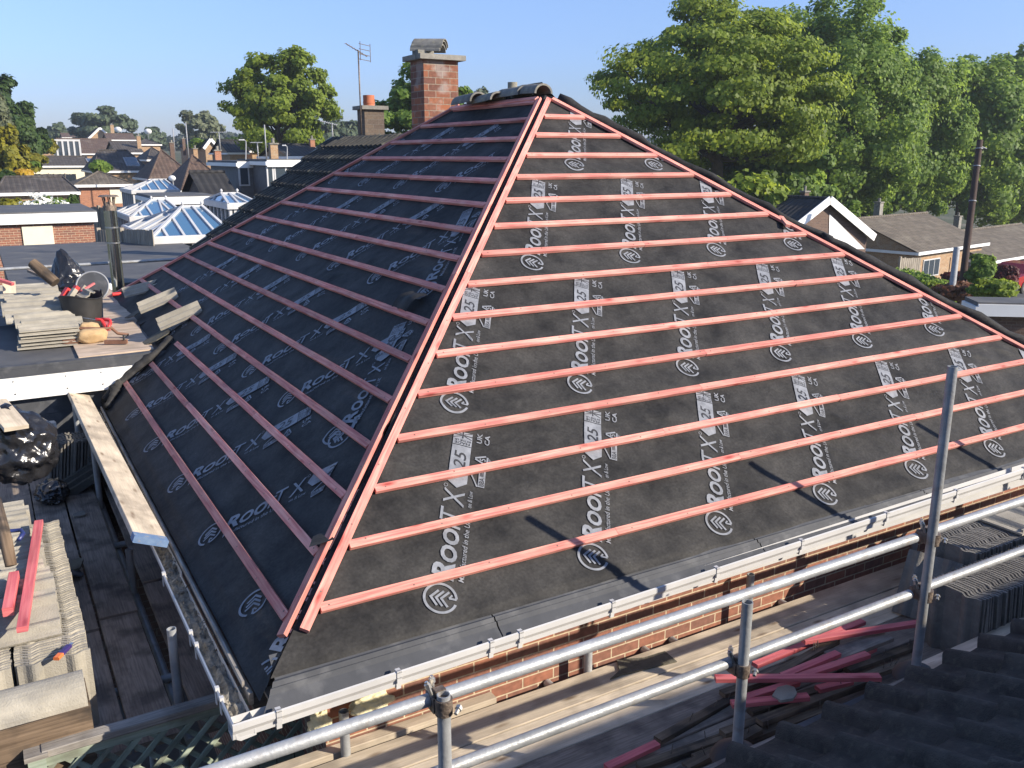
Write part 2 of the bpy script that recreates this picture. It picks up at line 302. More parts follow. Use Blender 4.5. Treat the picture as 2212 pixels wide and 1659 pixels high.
TILE = M('concrete_tile', (.25, .228, .182), (.40, .365, .295), rough=.92, scale=5, bump=.4, bscale=120, spot=(.2, .19, .17), spotscale=6, spotamt=.55, rvar=.14)
TILED = M('dark_tile', (.115, .107, .093), (.21, .195, .17), rough=.92, scale=8, bump=.5, bscale=120, spot=(.24, .23, .2), spotscale=20, spotamt=.3, rvar=.18)
RIDGE = M('ridge_tile', (.13, .125, .11), (.24, .23, .205), rough=.92, scale=10, bump=.5, bscale=90, spot=(.34, .31, .2), spotscale=13, spotamt=.5)
BAG = M('black_plastic', (.012, .012, .014), (.02, .02, .022), rough=.24, scale=4, bump=.5, bscale=9, rvar=0, spec=.6, dist=.006)
RUBBER = M('black_rubber', (.018, .018, .018), (.035, .034, .033), rough=.6, scale=9, bump=.1, rvar=0)
BRK = brick('wall_brick', (.29, .115, .068), (.19, .092, .066), (.50, .40, .27), rh=.066, bw=.206, ms=.005)
BRKCH = brick('chimney_brick', (.26, .095, .045), (.10, .042, .032), (.24, .19, .14), bw=.225, rh=.089, ms=.006, stain=(.36, .33, .30), stainamt=.45, third=(.42, .13, .045))
STONE = M('cap_stone', (.17, .16, .14), (.29, .27, .23), rough=.95, scale=9, bump=.6, bscale=40, spot=(.07, .07, .06), spotscale=7, spotamt=.6)
FELT = M('flat_roof_felt', (.06, .06, .062), (.10, .098, .095), rough=.75, scale=2.5, stretch=(1, 1, 1), bump=.12, bscale=50, spot=(.17, .155, .13), spotscale=1.4, spotamt=.55, rvar=0)
LEAD = M('lead_flashing', (.22, .225, .235), (.33, .335, .345), rough=.55, scale=10, bump=.2, rvar=0)
GREYW = wood('silver_wood', (.21, .19, .165), (.36, .33, .29), rough=.9, grain=80, along=4, dirt=(.09, .08, .07), dirtamt=.6)
# ================================================================== the bungalow being re-roofed (frame H: x along the front eave, y along the left eave)
def fs(a, s, h=0): return np.array([a, -s * CP - h * SP, APZ - s * SP + h * CP])           # front slope, s down from the apex
def ls(b, s, h=0): return np.array([-s * CP - h * SP, b, APZ - s * SP + h * CP])           # left slope
def rs(b, s, h=0): return np.array([s * CP + h * SP, b, APZ - s * SP + h * CP])
def backb(a): return 1.68 + 1.17 * abs(a)
GAUGE = .3047; SMAX = 4.005 / CP
FB = [4.661 - GAUGE * k for k in range(15)]; LB = [4.716 - GAUGE * k for k in range(16)]
def wrk(x, y, k):
    d = x * .8 + y * .6; r = 1 - abs(noise.noise((d * .9 + k, (y * .8 - x * .6) * 4.2, k + 9)))
    return noise.noise((x * 1.7 + k, y * 1.7, k)) * .012 + noise.noise((x * 5 + k, y * 4, 3 + k)) * .005 + .024 * max(0, r - .82) / .18 * max(0, noise.noise((x * .9, y * .9, k + 4)) + .15)
LAP = (4.905, 3.69, 2.475, 1.27)
def lap(s): return sum(.012 * math.exp((s - l) / .12) for l in LAP if s < l)
def pin(s, s0): return math.sin(math.pi * ((s0 - s) / GAUGE)) ** 2 if s < s0 else min(1, (s - s0) / .15)
def hf(a, s): return (.15 + .85 * pin(s, 4.661)) * (wrk(a, s, 1.3) - .004) + min(.008, lap(s + .008 * math.sin(a * 2.1))) * (.4 + .6 * pin(s, 4.661)) if s > .3 else 0
def hl(b, s): return (.15 + .85 * pin(s, 4.716)) * (wrk(b, s, 7.7) * .8 - .005) + min(.008, lap(s - .02)) * (.4 + .6 * pin(s, 4.716)) if s > .1 else 0
house = thing('bungalow', 'brick bungalow with its hip roof covered in black printed membrane and red battens', 'house', (0, 0, GROUND))
def hipslope(fn, h, lo, hi, s0, s1, nu, nv):
    m = MB(); m.grid(lambda u, v: (lambda s: fn(lo(s) + (hi(s) - lo(s)) * u, s, h(lo(s) + (hi(s) - lo(s)) * u, s) if h else 0))(s0 + (s1 - s0) * v), nu, nv); return m
fm = hipslope(fs, hf, lambda s: -s * CP, lambda s: s * CP, .004, SMAX, 220, 260)
# the sheet's bottom edge sags and lifts a little over the eave tray
memF = fm.build('membrane', MEMB, house, smooth=True, label='sunlit front slope of black printed membrane')
lm = hipslope(ls, hl, lambda s: -s * CP, lambda s: backb(s * CP), .004, SMAX + .09, 150, 200)
memL = lm.build('membrane', MEMB, house, smooth=True, label='shaded left slope of black printed membrane')
rm = hipslope(rs, None, lambda s: -s * CP, lambda s: backb(s * CP), .004, SMAX, 20, 20); memR = rm.build('membrane', MEMB, house, smooth=True)
bk = MB(); bk.face([(-SMAX*CP, backb(4.07), APZ - SMAX*SP), (0, 1.68, APZ), (SMAX*CP, backb(4.07), APZ - SMAX*SP)][::-1]); bk.build('membrane', MEMB, house)
# ---- printed lettering, drawn once in its own flat coordinates: x runs along the line of text, y up
def poly_text(body, x0, x1, y0, y1, shear=.0, off=.0, rot=0):
    cu = bpy.data.curves.new('t', 'FONT'); cu.body = body; cu.shear = shear; cu.offset = off; cu.resolution_u = 3
    o = bpy.data.objects.new('t', cu); C.objects.link(o); dg = bpy.context.evaluated_depsgraph_get(); me = bpy.data.meshes.new_from_object(o.evaluated_get(dg))
    P = np.array([v.co[:2] for v in me.vertices]); F = [tuple(p.vertices) for p in me.polygons]
    bpy.data.objects.remove(o); bpy.data.curves.remove(cu); bpy.data.meshes.remove(me)
    lo, hi = P.min(0), P.max(0); Q = (P - lo) / (hi - lo)
    if rot: Q = 1 - Q
    return [(x0 + (x1 - x0) * q[0], y0 + (y1 - y0) * q[1]) for q in Q], F
PV, PF, PM = [], [], []
def padd(V, F, m=0):
    b = len(PV); PV.extend(V); PF.extend([tuple(b + i for i in f) for f in F]); PM.extend([m] * len(F))
def pline(p, q, w, m=0):
    p, q = np.array(p), np.array(q); d = (q - p) / np.linalg.norm(q - p); n = np.array([-d[1], d[0]]) * w / 2
    padd([tuple(p - n), tuple(q - n), tuple(q + n), tuple(p + n)], [(0, 1, 2, 3)], m)
R0, R1 = .078, .092; T = [rad(-82 + 336 * i / 40) for i in range(41)]
padd([(R0 * math.cos(t), R0 * math.sin(t)) for t in T] + [(R1 * math.cos(t), R1 * math.sin(t)) for t in T], [(i, 41 + i, 42 + i, i + 1)[::-1] for i in range(40)])
for y in (.050, .022, -.006):
    pline((-.045, y - .036), (.003, y + .004), .0125); pline((-.003, y + .004), (.045, y - .036), .0125)
pline((.008, -.085), (.008, -.045), .012); pline((.008, -.045), (.03, -.06), .010)
for ch, x0, x1, y0, y1, sh, of in (('R', .112, .222, -.058, .064, .22, .035), ('O', .226, .328, -.062, .032, .22, .04), ('O', .334, .436, -.062, .032, .22, .04), ('F', .438, .498, -.06, .032, .22, .03), ('T', .485, .578, -.062, .062, .2, .0), ('X', .592, .712, -.064, .056, .15, .0)):
    padd(*poly_text(ch, x0, x1, y0, y1, sh, of))
T = [2 * math.pi * i / 12 for i in range(13)]; padd([(.728 + .009 * math.cos(t), .052 + .009 * math.sin(t)) for t in T] + [(.728 + .012 * math.cos(t), .052 + .012 * math.sin(t)) for t in T], [(i, i + 1, 14 + i, 13 + i) for i in range(12)])
padd([(.724, -.012), (.765, -.069), (1.036, -.069), (1.036, .047), (.765, .047)], [(0, 1, 2, 3, 4)])
padd(*poly_text('25', .862, .995, -.047, .026, .25, .004), 1)
padd([(1.041, -.069), (1.146, -.069), (1.146, .047), (1.041, .047)], [(0, 1, 2, 3)])
def vtext(body, xc, h, y0, y1, m=1):   # letters that read downwards across the strip
    V, F = poly_text(body, y0, y1, 0, h); padd([(xc + h - q, p) for p, q in V], F, m)
vtext('MADE', 1.046, .017, -.058, .036); vtext('IN THE UK', 1.068, .014, -.062, .040)
for p, q, w in (((1.092, -.011), (1.146, -.011), .007), ((1.118, -.069), (1.118, .047), .006), ((1.092, -.066), (1.112, -.02), .004), ((1.126, -.002), (1.145, .043), .004), ((1.092, .044), (1.112, -.002), .004), ((1.126, -.02), (1.145, -.066), .004)): pline(p, q, w, 1)
padd(*poly_text('Manufactured in the UK', .118, .520, -.113, -.082, .18, .003)); padd(*poly_text('on & Low', .602, .722, -.110, -.083, .18, .003))
padd(*poly_text('UK', 1.088, 1.168, -.130, -.098, 0, .02)); padd(*poly_text('CA', 1.088, 1.168, -.178, -.146, 0, .02))
for p, q in (((.935, -.165), (.965, -.100)), ((.972, -.100), (1.0, -.165)), ((.995, -.175), (.94, -.175))): pline(p, q, .011)
padd(*poly_text('5', .958, .978, -.165, -.128, 0, .01)); padd(*poly_text('PP', .955, .985, -.198, -.184))
pline((.765, -.128), (.842, -.088), .008); pline((.842, -.088), (.888, -.128), .008); padd([(.765, -.172), (.895, -.172), (.895, -.132), (.765, -.132)], [(0, 1, 2, 3)]); padd(*poly_text('BBA', .772, .832, -.167, -.138), 1)
for y in (-.142, -.15, -.158): pline((.842, y), (.888, y), .004, 1)
PV = np.array(PV)
def print_mesh(name, places, fn, h, side, cuts, parent):
    m = bmesh.new(); pm = []
    for c0, s0, ang in places:
        ca, sa = math.cos(ang), math.sin(ang); vs = []
        for x, y in PV:
            ds = x * ca + y * sa; da = (x * sa - y * ca) * side
            vs.append(m.verts.new((c0 + da, s0 - ds, 0)))
        for f, mi in zip(PF, PM):
            try: fc = m.faces.new([vs[i] for i in f]); fc.material_index = mi
            except ValueError: pass
    for co, no in cuts:
        bmesh.ops.bisect_plane(m, geom=m.verts[:] + m.edges[:] + m.faces[:], plane_co=co, plane_no=no, clear_outer=True, dist=1e-6)
    bmesh.ops.triangulate(m, faces=m.faces[:])
    lng = [e for e in m.edges if e.calc_length() > .06]
    if lng: bmesh.ops.subdivide_edges(m, edges=lng, cuts=2); bmesh.ops.triangulate(m, faces=[f for f in m.faces if len(f.verts) > 4])
    m.verts.index_update(); mb = MB()
    V = []
    up = {i: 0 for i in range(len(m.verts))}
    for f in m.faces:
        k = .0085 if f.material_index == 1 else .0065
        P = [fn(v.co.x, v.co.y, h(v.co.x, v.co.y) + k) for v in f.verts]
        n = np.cross(P[1] - P[0], P[2] - P[0])
        if n[2] < 0: P = P[::-1]
        mb.face(P, m=f.material_index)
    m.free(); return mb.build(name, [PRINT, INK], parent)
A28 = rad(29)
pl_ = [(-3.09 + .955 * k, 4.767, A28) for k in range(-1, 7)] + [(-2.49 + .945 * k, 3.54, A28) for k in range(-1, 6)] + [(-1.32 + .93 * k, 2.335, A28) for k in range(-1, 4)] + [(-.28 + .9 * k, 1.13, A28) for k in range(-1, 2)]
print_mesh('printed_lettering', pl_, fs, hf, 1, [((0, 0, 0), (-1, -CP, 0)), ((0, 0, 0), (1, -CP, 0)), ((0, SMAX - .01, 0), (0, 1, 0))], memF)
ll_ = [(-2.40 + 1.0 * k, 4.806, rad(31)) for k in range(-1, 6)] + [(-1.54 + 1.0 * k, 3.863, rad(31)) for k in range(-1, 6)] + [(-1.76 + .96 * k, 2.63, rad(31)) for k in range(-1, 6)] + [(-1.1 + .97 * k, 1.45, rad(31)) for k in range(0, 5)]
ah = rad(39)   # the strip lapped over the hip, its print running up the hip itself
lh_ = [(-3.98, 4.93, -ah), (-2.62, 3.86, -ah), (-1.75, 2.62, -ah)]
CB = [((1.68, 0, 0), (1, -1.17 * CP, 0)), ((0, SMAX, 0), (0, 1, 0))]
print_mesh('printed_lettering', lh_, ls, hl, -1, [((0, 0, 0), (-1, -CP, 0))] + CB, memL)
print_mesh('printed_lettering', ll_, ls, hl, -1, [((.40, 0, 0), (-1, -CP, 0)), ((1.68, 0, 0), (1, -1.17 * CP, 0)), ((0, SMAX, 0), (0, 1, 0))], memL)
# ---- battens: every length of timber a part of its own
nF = np.array([0, -SP, CP]); nL = np.array([-SP, 0, CP]); nR = np.array([SP, 0, CP])
def batten(p, q, up, lift=.0185):
    m = MB(); up = np.array(up); m.bar(np.array(p) + up * lift, np.array(q) + up * lift, .048, .026, up, cham=.0015); L_ = np.linalg.norm(np.array(q) - p); d = (np.array(q) - p) / L_; x = random.uniform(.04, .12)
    while x < L_: c = np.array(p) + d * x + up * (lift + .0132) + np.cross(up, d) * random.uniform(-.012, .012); m.bar(c - d * .004, c + d * .004, .008, .002, up, m=1); x += random.uniform(.42, .48)
    return m.build('batten', [RED, RUST], house)
for i, s in enumerate(FB):
    lim = s * CP - .095
    js = [-lim, lim]
    if lim > 1.1: js = [-lim, random.uniform(-.45, .75) * lim, lim]
    if lim > 3: js = [-lim, -lim + random.uniform(1.6, 2.8), random.uniform(.5, 1.8), lim]
    for j in range(len(js) - 1):
        t = random.uniform(-.003, .003); batten(fs(js[j] + .001, s + t), fs(js[j+1] - .001, s + random.uniform(-.003, .003)), nF)
for i, s in enumerate(LB):
    lo, hi = -s * CP + .085, backb(s * CP) - .07
    if i == 0: hi = 1.56
    if i == 1: hi = 1.50
    if i == 2: hi = 1.50
    if s < .2: hi = 1.70
    js = [lo, hi] if hi - lo < 2.2 else [lo, lo + (hi - lo) * random.uniform(.35, .65), hi]
    for j in range(len(js) - 1): batten(ls(js[j] + .001, s + random.uniform(-.003, .003)), ls(js[j+1] - .001, s + random.uniform(-.003, .003)), nL)
def along(fn, f0, f1, off, ups, s0, s1, n, lift=.0185):
    js = [s0 + (s1 - s0) * k / n for k in range(n + 1)]
    for j in range(n): batten(fn(f0(js[j] + .001) + off, js[j] + .001), fn(f0(js[j+1] - .001) + off, js[j+1] - .001), ups, lift)
along(fs, lambda s: -s * CP, 0, .062, nF, .10, 4.75, 2, .0205)
along(ls, lambda s: -s * CP, 0, .045, nL, .10, 4.78, 2, .0205)
along(fs, lambda s: s * CP, 0, -.062, nF, .10, 4.85, 3, .0205)
along(rs, lambda s: -s * CP, 0, .14, nR, 2.1, 4.9, 2, .08)
along(ls, lambda s: backb(s * CP), 0, -.03, nL, .06, 4.30, 3, .022)
batten(ls(1.80, .13), ls(-.02, .11), nL, .03)
def pix(u, v, n, p0):
    r = ray(u, v); nw = np.array(H.w(n)) - np.array(H.w((0, 0, 0))); pw = np.array(H.w(p0)); return H.l(r * ((pw @ nw) / (r @ nw)))
q_ = pix(1702, 488, nF, fs(0, 1, .05)); batten(q_, q_ + np.array([.07, .16, .07]), nF, 0)      # loose end sticking up over the right hip
# ---- membrane rolled and lapped along the right hip, and the folds at the flat roof
def roll(path, r0, name='membrane_fold', seed=0, n=12, flat=1):
    P = []
    for i in range(len(path) - 1):
        for k in range(8): P.append(np.array(path[i]) + (np.array(path[i+1]) - np.array(path[i])) * k / 8)
    P.append(np.array(path[-1])); m = MB(); m.tube(P, [r0 * (.75 + .5 * abs(noise.noise((i * .37, seed, 0))) * 2) * .8 for i in range(len(P))], n)
    for i, v in enumerate(m.v):
        q = noise.noise_vector((v[0] * 4, v[1] * 4, v[2] * 4 + seed)) * (r0 * .55); m.v[i] = (v[0] + q[0], v[1] + q[1], v[2] + q[2])
    return m.build(name, MEMB, house, smooth=True)
roll([rs(-s * CP + .06, s, .05) for s in (.12, .9, 1.7, 2.4)], .055, seed=1)
roll([rs(-s * CP + .04, s, .05) for s in (2.3, 3.1, 4.0, 4.9)], .06, seed=2)
roll([rs(-s * CP + .17, s, .05) for s in (.1, 1.0, 2.2)], .05, seed=5)
roll([ls(1.55, 4.98, .03), ls(1.62, 4.7, .05), ls(1.60, 4.35, .06), ls(1.75, 4.1, .04)], .06, seed=3)
roll([ls(1.30, 5.0, .02), ls(1.45, 4.85, .05), ls(1.6, 4.75, .05)], .05, seed=8)
qf = pix(893, 668, nL, ls(0, 1, .03)); sf = -qf[0] / CP; bf = qf[1]
fl = MB(); fl.grid(lambda u, v: ls(bf + .26 * u + .05 * v, sf - .17 + .19 * v, .035 + .035 * math.sin(math.pi * v) + .01 * math.sin(6 * u)), 10, 8); fl.build('membrane_fold', MEMB, house, smooth=True)
fl = MB(); fl.grid(lambda u, v: ls(-3.52 + .13 * u, 4.30 + .12 * v - .05 * u * v, .02 + .07 * v * (1 - u * .6)), 6, 6); fl.build('membrane_fold', MEMB, house, smooth=True)
# ---- eave tray, gutter, soffit, walls
def plane_strip(prof, a0, a1, n=1, curve=None):
    m = MB()
    for i in range(len(prof) - 1):
        (b0, z0), (b1, z1) = prof[i], prof[i+1]; k0, k1 = (max(0, -4.0 - b0) / .13, max(0, -4.0 - b1) / .13); e0, e1 = (a0 + (.10 * (1 - k0) if a0 < -4 else 0), a0 + (.10 * (1 - k1) if a0 < -4 else 0)); m.face([(e0, b0, z0 + k0 * gsl(a0) * .5), (a1, b0, z0 + k0 * gsl(a1) * .5), (a1, b1, z1 + k1 * gsl(a1) * .5), (e1, b1, z1 + k1 * gsl(a0) * .5)])
    return m
TR = [(-3.90, -2.235), (-4.01, -2.300), (-4.028, -2.296), (-4.040, -2.316), (-4.052, -2.311), (-4.066, -2.334), (-4.130, -2.378), (-4.135, -2.40)]
def gsl(a): return .010 + .0165 * (min(a, 1.6) + 2.93)
for a0, a1 in ((-4.08, -2.86), (-2.852, -1.0), (-.992, .62), (.628, 2.3), (2.308, 4.1)): plane_strip(TR[::-1], a0, a1).build('eave_tray', GREY, house)
GP = [(-4.075, -2.365), (-4.072, -2.43), (-4.14, -2.437), (-4.158, -2.425), (-4.160, -2.398), (-4.172, -2.376), (-4.172, -2.348), (-4.164, -2.344), (-4.164, -2.372), (-4.152, -2.395), (-4.15, -2.42), (-4.08, -2.422)]
def extr(prof, x0, x1, axis=0):
    m = MB(); n = len(prof)
    P = [((x0, p[0], p[1] + gsl(x0)) if axis == 0 else (p[0], x0, p[1])) for p in prof] + [((x1, p[0], p[1] + gsl(x1)) if axis == 0 else (p[0], x1, p[1])) for p in prof]
    m.add(P, [(i, (i+1) % n, n + (i+1) % n, n + i) for i in range(n)] + [tuple(range(n)), tuple(range(n, 2*n))[::-1]]); return m
gut = extr(GP, -4.22, 1.6).build('gutter', UPVC, house)
extr(GP, 1.61, 4.2).build('gutter', UPVC, house)
for a in (-4.02, -3.45, -2.95, -2.78, -2.2, -1.45, -.75, .05, .8, 1.62, 2.4, 3.2):
    m = MB(); o = -.002
    for i in range(1, 8):
        (b0, z0), (b1, z1) = GP[i], GP[i+1] if i < 7 else (GP[7][0] + .02, GP[7][1])
        m.bx(a - .012, a + .012, min(b0, b1) + o - .002, max(b0, b1) + o + .002, min(z0, z1) - .003 + gsl(a), max(z0, z1) + .003 + gsl(a))
    m.build('gutter_bracket', UPVC, gut)
m = MB(); m.bx(-4.0, 4.0, -4.074, -3.82, -2.46, -2.445); m.bx(-4.0, 4.0, -4.073, -4.05, -2.445, -2.36); m.build('soffit', UPVC, house)
m = MB(); m.bx(-3.72, 3.72, -3.85, 6.2, GROUND, -2.50); m.build('wall', BRK, house)
GPL = [(x - .048, z - .012) for x, z in GP]
gl = extr(GPL, -4.16, -2.5, 1).build('gutter', UPVC, house, label='old white gutter full of moss and mortar')
gl2 = extr([(p[0] + .012, p[1]) for p in GPL], -2.5, 1.5, 1).build('gutter', UPVC, house)
for b in (-3.95, -3.86, -3.42, -3.28, -2.52):
    m = MB(); m.bx(-4.224, -4.205, b - .011, b + .011, -2.372, -2.345); m.bx(-4.224, -4.219, b - .011, b + .011, -2.43, -2.36); m.build('gutter_bracket', UPVC, gl)
m = MB(); m.bar((-4.085, -3.95, -2.40), (-4.085, 1.4, -2.40), .02, .06); m.bar((-4.105, -3.9, -2.345), (-4.10, 1.45, -2.345), .012, .03); m.build('fascia_board', GREYW, house)
m = MB(); m.bx(-4.06, -3.6, -3.9, 6, -2.52, -2.505); m.build('soffit', BOARDS, house)
# ---- the tall brick chimney behind the back hip
ca = H.at(918, 280, 12.6)
cw, cl = .54, .44
chm = MB(); chm.bx(ca[0], ca[0] + cw, ca[1], ca[1] + cl, -1.2, 1.305); chim = chm.build('chimney', BRKCH, house)
m = MB(); m.bx(ca[0] - .085, ca[0] + cw + .085, ca[1] - .085, ca[1] + cl + .085, 1.305, 1.375); m.build('chimney_cap', STONE, chim)
def half_round(c, L, r, axis, th=.018, tilt=0, squash=.85, ang=0, n=12):
    """a half-round ridge tile: centre of its base, length, outer radius, heading"""
    m = MB(); dx, dy = math.cos(axis), math.sin(axis); px, py = -dy, dx
    for k in range(n):
        t0, t1 = math.pi * k / n, math.pi * (k + 1) / n
        for (ra, rb, flip) in ((r, r, 0), (r - th, r - th, 1)):
            q = []
            for e, t, rr in ((-.5, t0, ra), (.5, t0, ra), (.5, t1, rb), (-.5, t1, rb)):
                x = rr * math.cos(t); z = rr * math.sin(t) * squash; rr2 = e * L
                q.append((c[0] + dx * rr2 + px * x, c[1] + dy * rr2 + py * x, c[2] + z + tilt * rr2))
            m.face(q if not flip else q[::-1])
        for e in (-.5, .5):
            q = [(c[0] + dx * e * L + px * rr * math.cos(t), c[1] + dy * e * L + py * rr * math.cos(t), c[2] + rr * math.sin(t) * squash + tilt * e * L) for rr, t in ((r, t0), (r, t1), (r - th, t1), (r - th, t0))]
            m.face(q if e > 0 else q[::-1])
    return m
cc = (ca[0] + .17, ca[1] + .2)
for k in range(3):
    half_round((cc[0] + .02 * k, cc[1], 1.445 + .026 * k - (.02 if k == 0 else 0)), .44, .145, rad(-14) - rad(30) , squash=.75, tilt=-.03).build('ridge_tile', RIDGE, None, smooth=40, label='grey half-round ridge tile in the stack on top of the tall chimney', cat='ridge tile', group='ridge tiles stacked as a cowl on the chimney')
m = MB(); m.tube([(cc[0], cc[1], 1.375), (cc[0], cc[1], 1.47)], .085, 14); m.bx(cc[0] - .2, cc[0] - .06, cc[1] - .1, cc[1] + .1, 1.375, 1.44); m.build('flue_pot', RIDGE, None, label='stubby dark chimney pot under the stacked ridge tiles on the tall chimney', cat='chimney pot')
# ---- old ridge tiles along the short ridge
zt = APZ
rt = [(.0, .21, zt + .02, .105, .03, 'rounded concrete ridge tile at the very peak where the hips meet', .36), (-.04, .52, zt + .01, .10, -.02, 'mossy ridge tile second from the peak of the membrane roof', .42), (-.15, .86, zt - .03, .095, -.06, 'ridge tile lying low on the short ridge, third from the peak', .40), (-.20, 1.2, zt - .03, .11, -.05, 'ridge tile on the short ridge nearest the tall chimney', .44)]
for a, b, z, r, tl, lb, L in rt: half_round((a, b, z), L, r, rad(90), squash=.9, tilt=tl, th=.02).build('ridge_tile', RIDGE, None, smooth=40, label=lb, cat='ridge tile', group='old ridge tiles left on the short ridge')
m = MB(); m.tube([(.02, .66, zt + .03), (.02, .66, zt + .16)], .05, 14); m.build('vent_pipe', RIDGE, house, smooth=40)
m = MB(); m.grid(lambda u, v: (.12 + .2 * v, .25 + 1.5 * u, zt + .14 + .05 * math.sin(u * 3.1) - .18 * v - .17 * u), 10, 4); m.build('membrane_fold', MEMB, house, smooth=True)
# ================================================================== scaffold on the near side of the house
DK = -2.85
def pole(name, a, b, z0, z1, label, group, couplers=(), fr=H, mat=GALV, lean=(0, 0)):
    t = thing(name, label, 'scaffold pole', (a, b, z0), fr, group)
    m = MB(); m.tube([(a, b, z0), (a + lean[0], b + lean[1], z1)], .0242, 16, hollow=.004); m.build('tube', mat, t, smooth=40)
    for zc in couplers: coupler(t, a, b, zc)
    return t
def coupler(t, a, b, z):
    m = MB(); m.tube([(a, b, z - .03), (a, b, z + .03)], .032, 14, m=0); m.bx(a - .035, a - .02, b + .01, b + .075, z - .028, z + .03); m.tube([(a - .03, b + .052, z), (a + .03, b + .052, z)], .034, 14)
    m.bx(a - .02, a + .02, b + .02, b + .05, z + .026, z + .05); c = m.build('coupler', RUST, t, smooth=40)
    for p, q, r in (((.022, -.048, -.012), (.05, -.028, .0), .008), ((-.03, .03, .03), (-.045, .045, .085), .007), ((-.012, .06, .03), (-.012, .07, .085), .007)):
        m = MB(); p = np.array((a, b, z)) + p; q = np.array((a, b, z)) + q; m.tube([p, q], r, 6); e = p + (q - p) * .55; m.tube([e, e + (q - p) * .3], r * 1.7, 6); m.build('bolt', BOLT, c, smooth=40)
def rail(name, p, q, label, group=None, mat=GALV, cat='scaffold tube', r=.0242):
    m = MB(); P = [np.array(p) + (np.array(q) - np.array(p)) * k / 6 for k in range(7)]; m.tube(P, r, 16, hollow=.004); return m.build(name, mat, None, smooth=40, label=label, cat=cat, group=group)
GS = 'upright scaffold poles on the near side'
RB_ = -5.15
pole('scaffold_pole', -3.69, RB_, GROUND, -1.822, 'short upright scaffold pole nearest the camera, clamped to the upper rail', GS, (-1.868,))
pole('scaffold_pole', -2.233, RB_, GROUND, -1.862, 'short upright scaffold pole in the middle, open top just under the upper rail', GS, (-2.19,))
pole('scaffold_pole', -.958, RB_, GROUND, -.969, 'tall upright scaffold pole at right standing in front of the printed roof', GS, (-1.86, -2.17), lean=(-.02, 0))
pole('scaffold_pole', .80, RB_, GROUND, -.95, 'tall scaffold pole beyond the tall one by the dark tile stack', GS, (-1.86,))
pole('scaffold_pole', 2.55, RB_, GROUND, -.95, 'farthest tall scaffold pole along the near side', GS, (-1.86,))
rail('scaffold_rail', (-6.2, RB_ + .052, -1.866), (-1.03, RB_ + .052, -1.858), 'long upper guard rail of galvanised tube crossing in front of the brick wall', 'guard rails on the near side')
rail('scaffold_rail', (-.93, RB_ + .052, -1.850), (4.8, RB_ + .052, -1.84), 'upper guard rail running on from the tall pole to the right edge', 'guard rails on the near side')
rail('scaffold_rail', (-6.2, RB_ + .052, -2.172), (-1.02, RB_ + .052, -2.172), 'long lower guard rail of galvanised tube over the pale boards', 'guard rails on the near side')
rail('scaffold_rail', (-.92, RB_ + .052, -2.165), (4.8, RB_ + .052, -2.165), 'lower guard rail running on from the tall pole over the dark tile stack', 'guard rails on the near side')
GI = 'inner scaffold poles by the brick wall'
def inner(u, v, lab, b=-3.955, z0=GROUND):
    p = H.wb(u, v, b); return pole('scaffold_pole', p[0], b, z0, p[2], lab, GI)
inner(742, 1536, 'inner scaffold pole stub beside the yellow foam lumps')
inner(1271, 1402, 'inner scaffold pole stub rising between wall and boards near the torn felt scrap')
inner(1622, 1240, 'inner scaffold pole stub against the brick wall behind the middle pole', -3.955)
inner(1977, 1160, 'inner scaffold pole stub behind the tall pole, close to the dark tiles', -3.955)
lz = H.wb(1640, 1345, -3.905)
rail('scaffold_rail', (-6, -3.905, lz[2]), (-.95, -3.905, lz[2]), 'horizontal scaffold tube low along the brick wall behind the boards', 'inner ledgers')
GT = 'short cross tubes under the boards'
for k, (a, lb) in enumerate(((-2.42, 'cross tube against the wall left of the torn felt scrap'), (-1.72, 'cross tube against the wall in the gap, left of two side by side'), (-1.50, 'cross tube against the wall in the gap, right of two side by side'), (-.55, 'cross tube against the wall behind the tall pole'), (-3.3, 'cross tube under the boards near the foam lumps'))):
    rail('scaffold_tube', (a, -3.86, -2.915), (a, -5.3, -2.915), lb, GT)
# boards
def board(a0, a1, b0, b1, z, label, group, mat=BOARD, th=.038, name='scaffold_board'):
    m = MB(); m.bar((a0, (b0 + b1) / 2, z - th / 2), (a1, (b0 + b1) / 2, z - th / 2), abs(b1 - b0), th, cham=.003); return m.build(name, mat, None, label=label, cat='scaffold board', group=group)
GB = 'scaffold boards of the near walkway'
board(-6.4, -2.79, -3.862, -3.93, DK + .006, 'narrow pale board closest to the brick wall, ending near the gap', GB)
board(-6.4, 3.2, -3.968, -4.19, DK, 'wide sunlit scaffold board, first outside the gap, under the torn felt scrap', GB)
board(-6.4, 3.2, -4.196, -4.455, DK - .004, 'wide sunlit scaffold board, second outside the gap', GB)
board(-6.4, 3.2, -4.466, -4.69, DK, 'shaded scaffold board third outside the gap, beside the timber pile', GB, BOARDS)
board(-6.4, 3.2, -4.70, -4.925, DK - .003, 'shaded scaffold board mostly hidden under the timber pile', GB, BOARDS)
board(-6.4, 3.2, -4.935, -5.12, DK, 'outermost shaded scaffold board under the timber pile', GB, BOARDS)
m = MB(); m.bar((-6.4, -5.20, -2.69), (-.98, -5.20, -2.69), .04, .225, cham=.003, uo=3); tb = m.build('toe_board', BOARDS, None, label='brown plank standing on edge along the dark tiled eave', cat='toe board')
m = MB(); m.bar((-1.62, -5.20, -2.576), (-1.28, -5.20, -2.576), .043, .004); m.bar((-1.98, -5.20, -2.576), (-1.66, -5.20, -2.576), .043, .004); m.build('metal_band', GREY, tb)
m = MB(); m.bar((-.90, -5.15, -2.63), (3.2, -5.15, -2.63), .20, .038, up=(0, .5, 1), cham=.003); m.build('toe_board', BOARD, None, label='pale timber plank lying along the dark tiled eave below the upright tiles', cat='toe board')
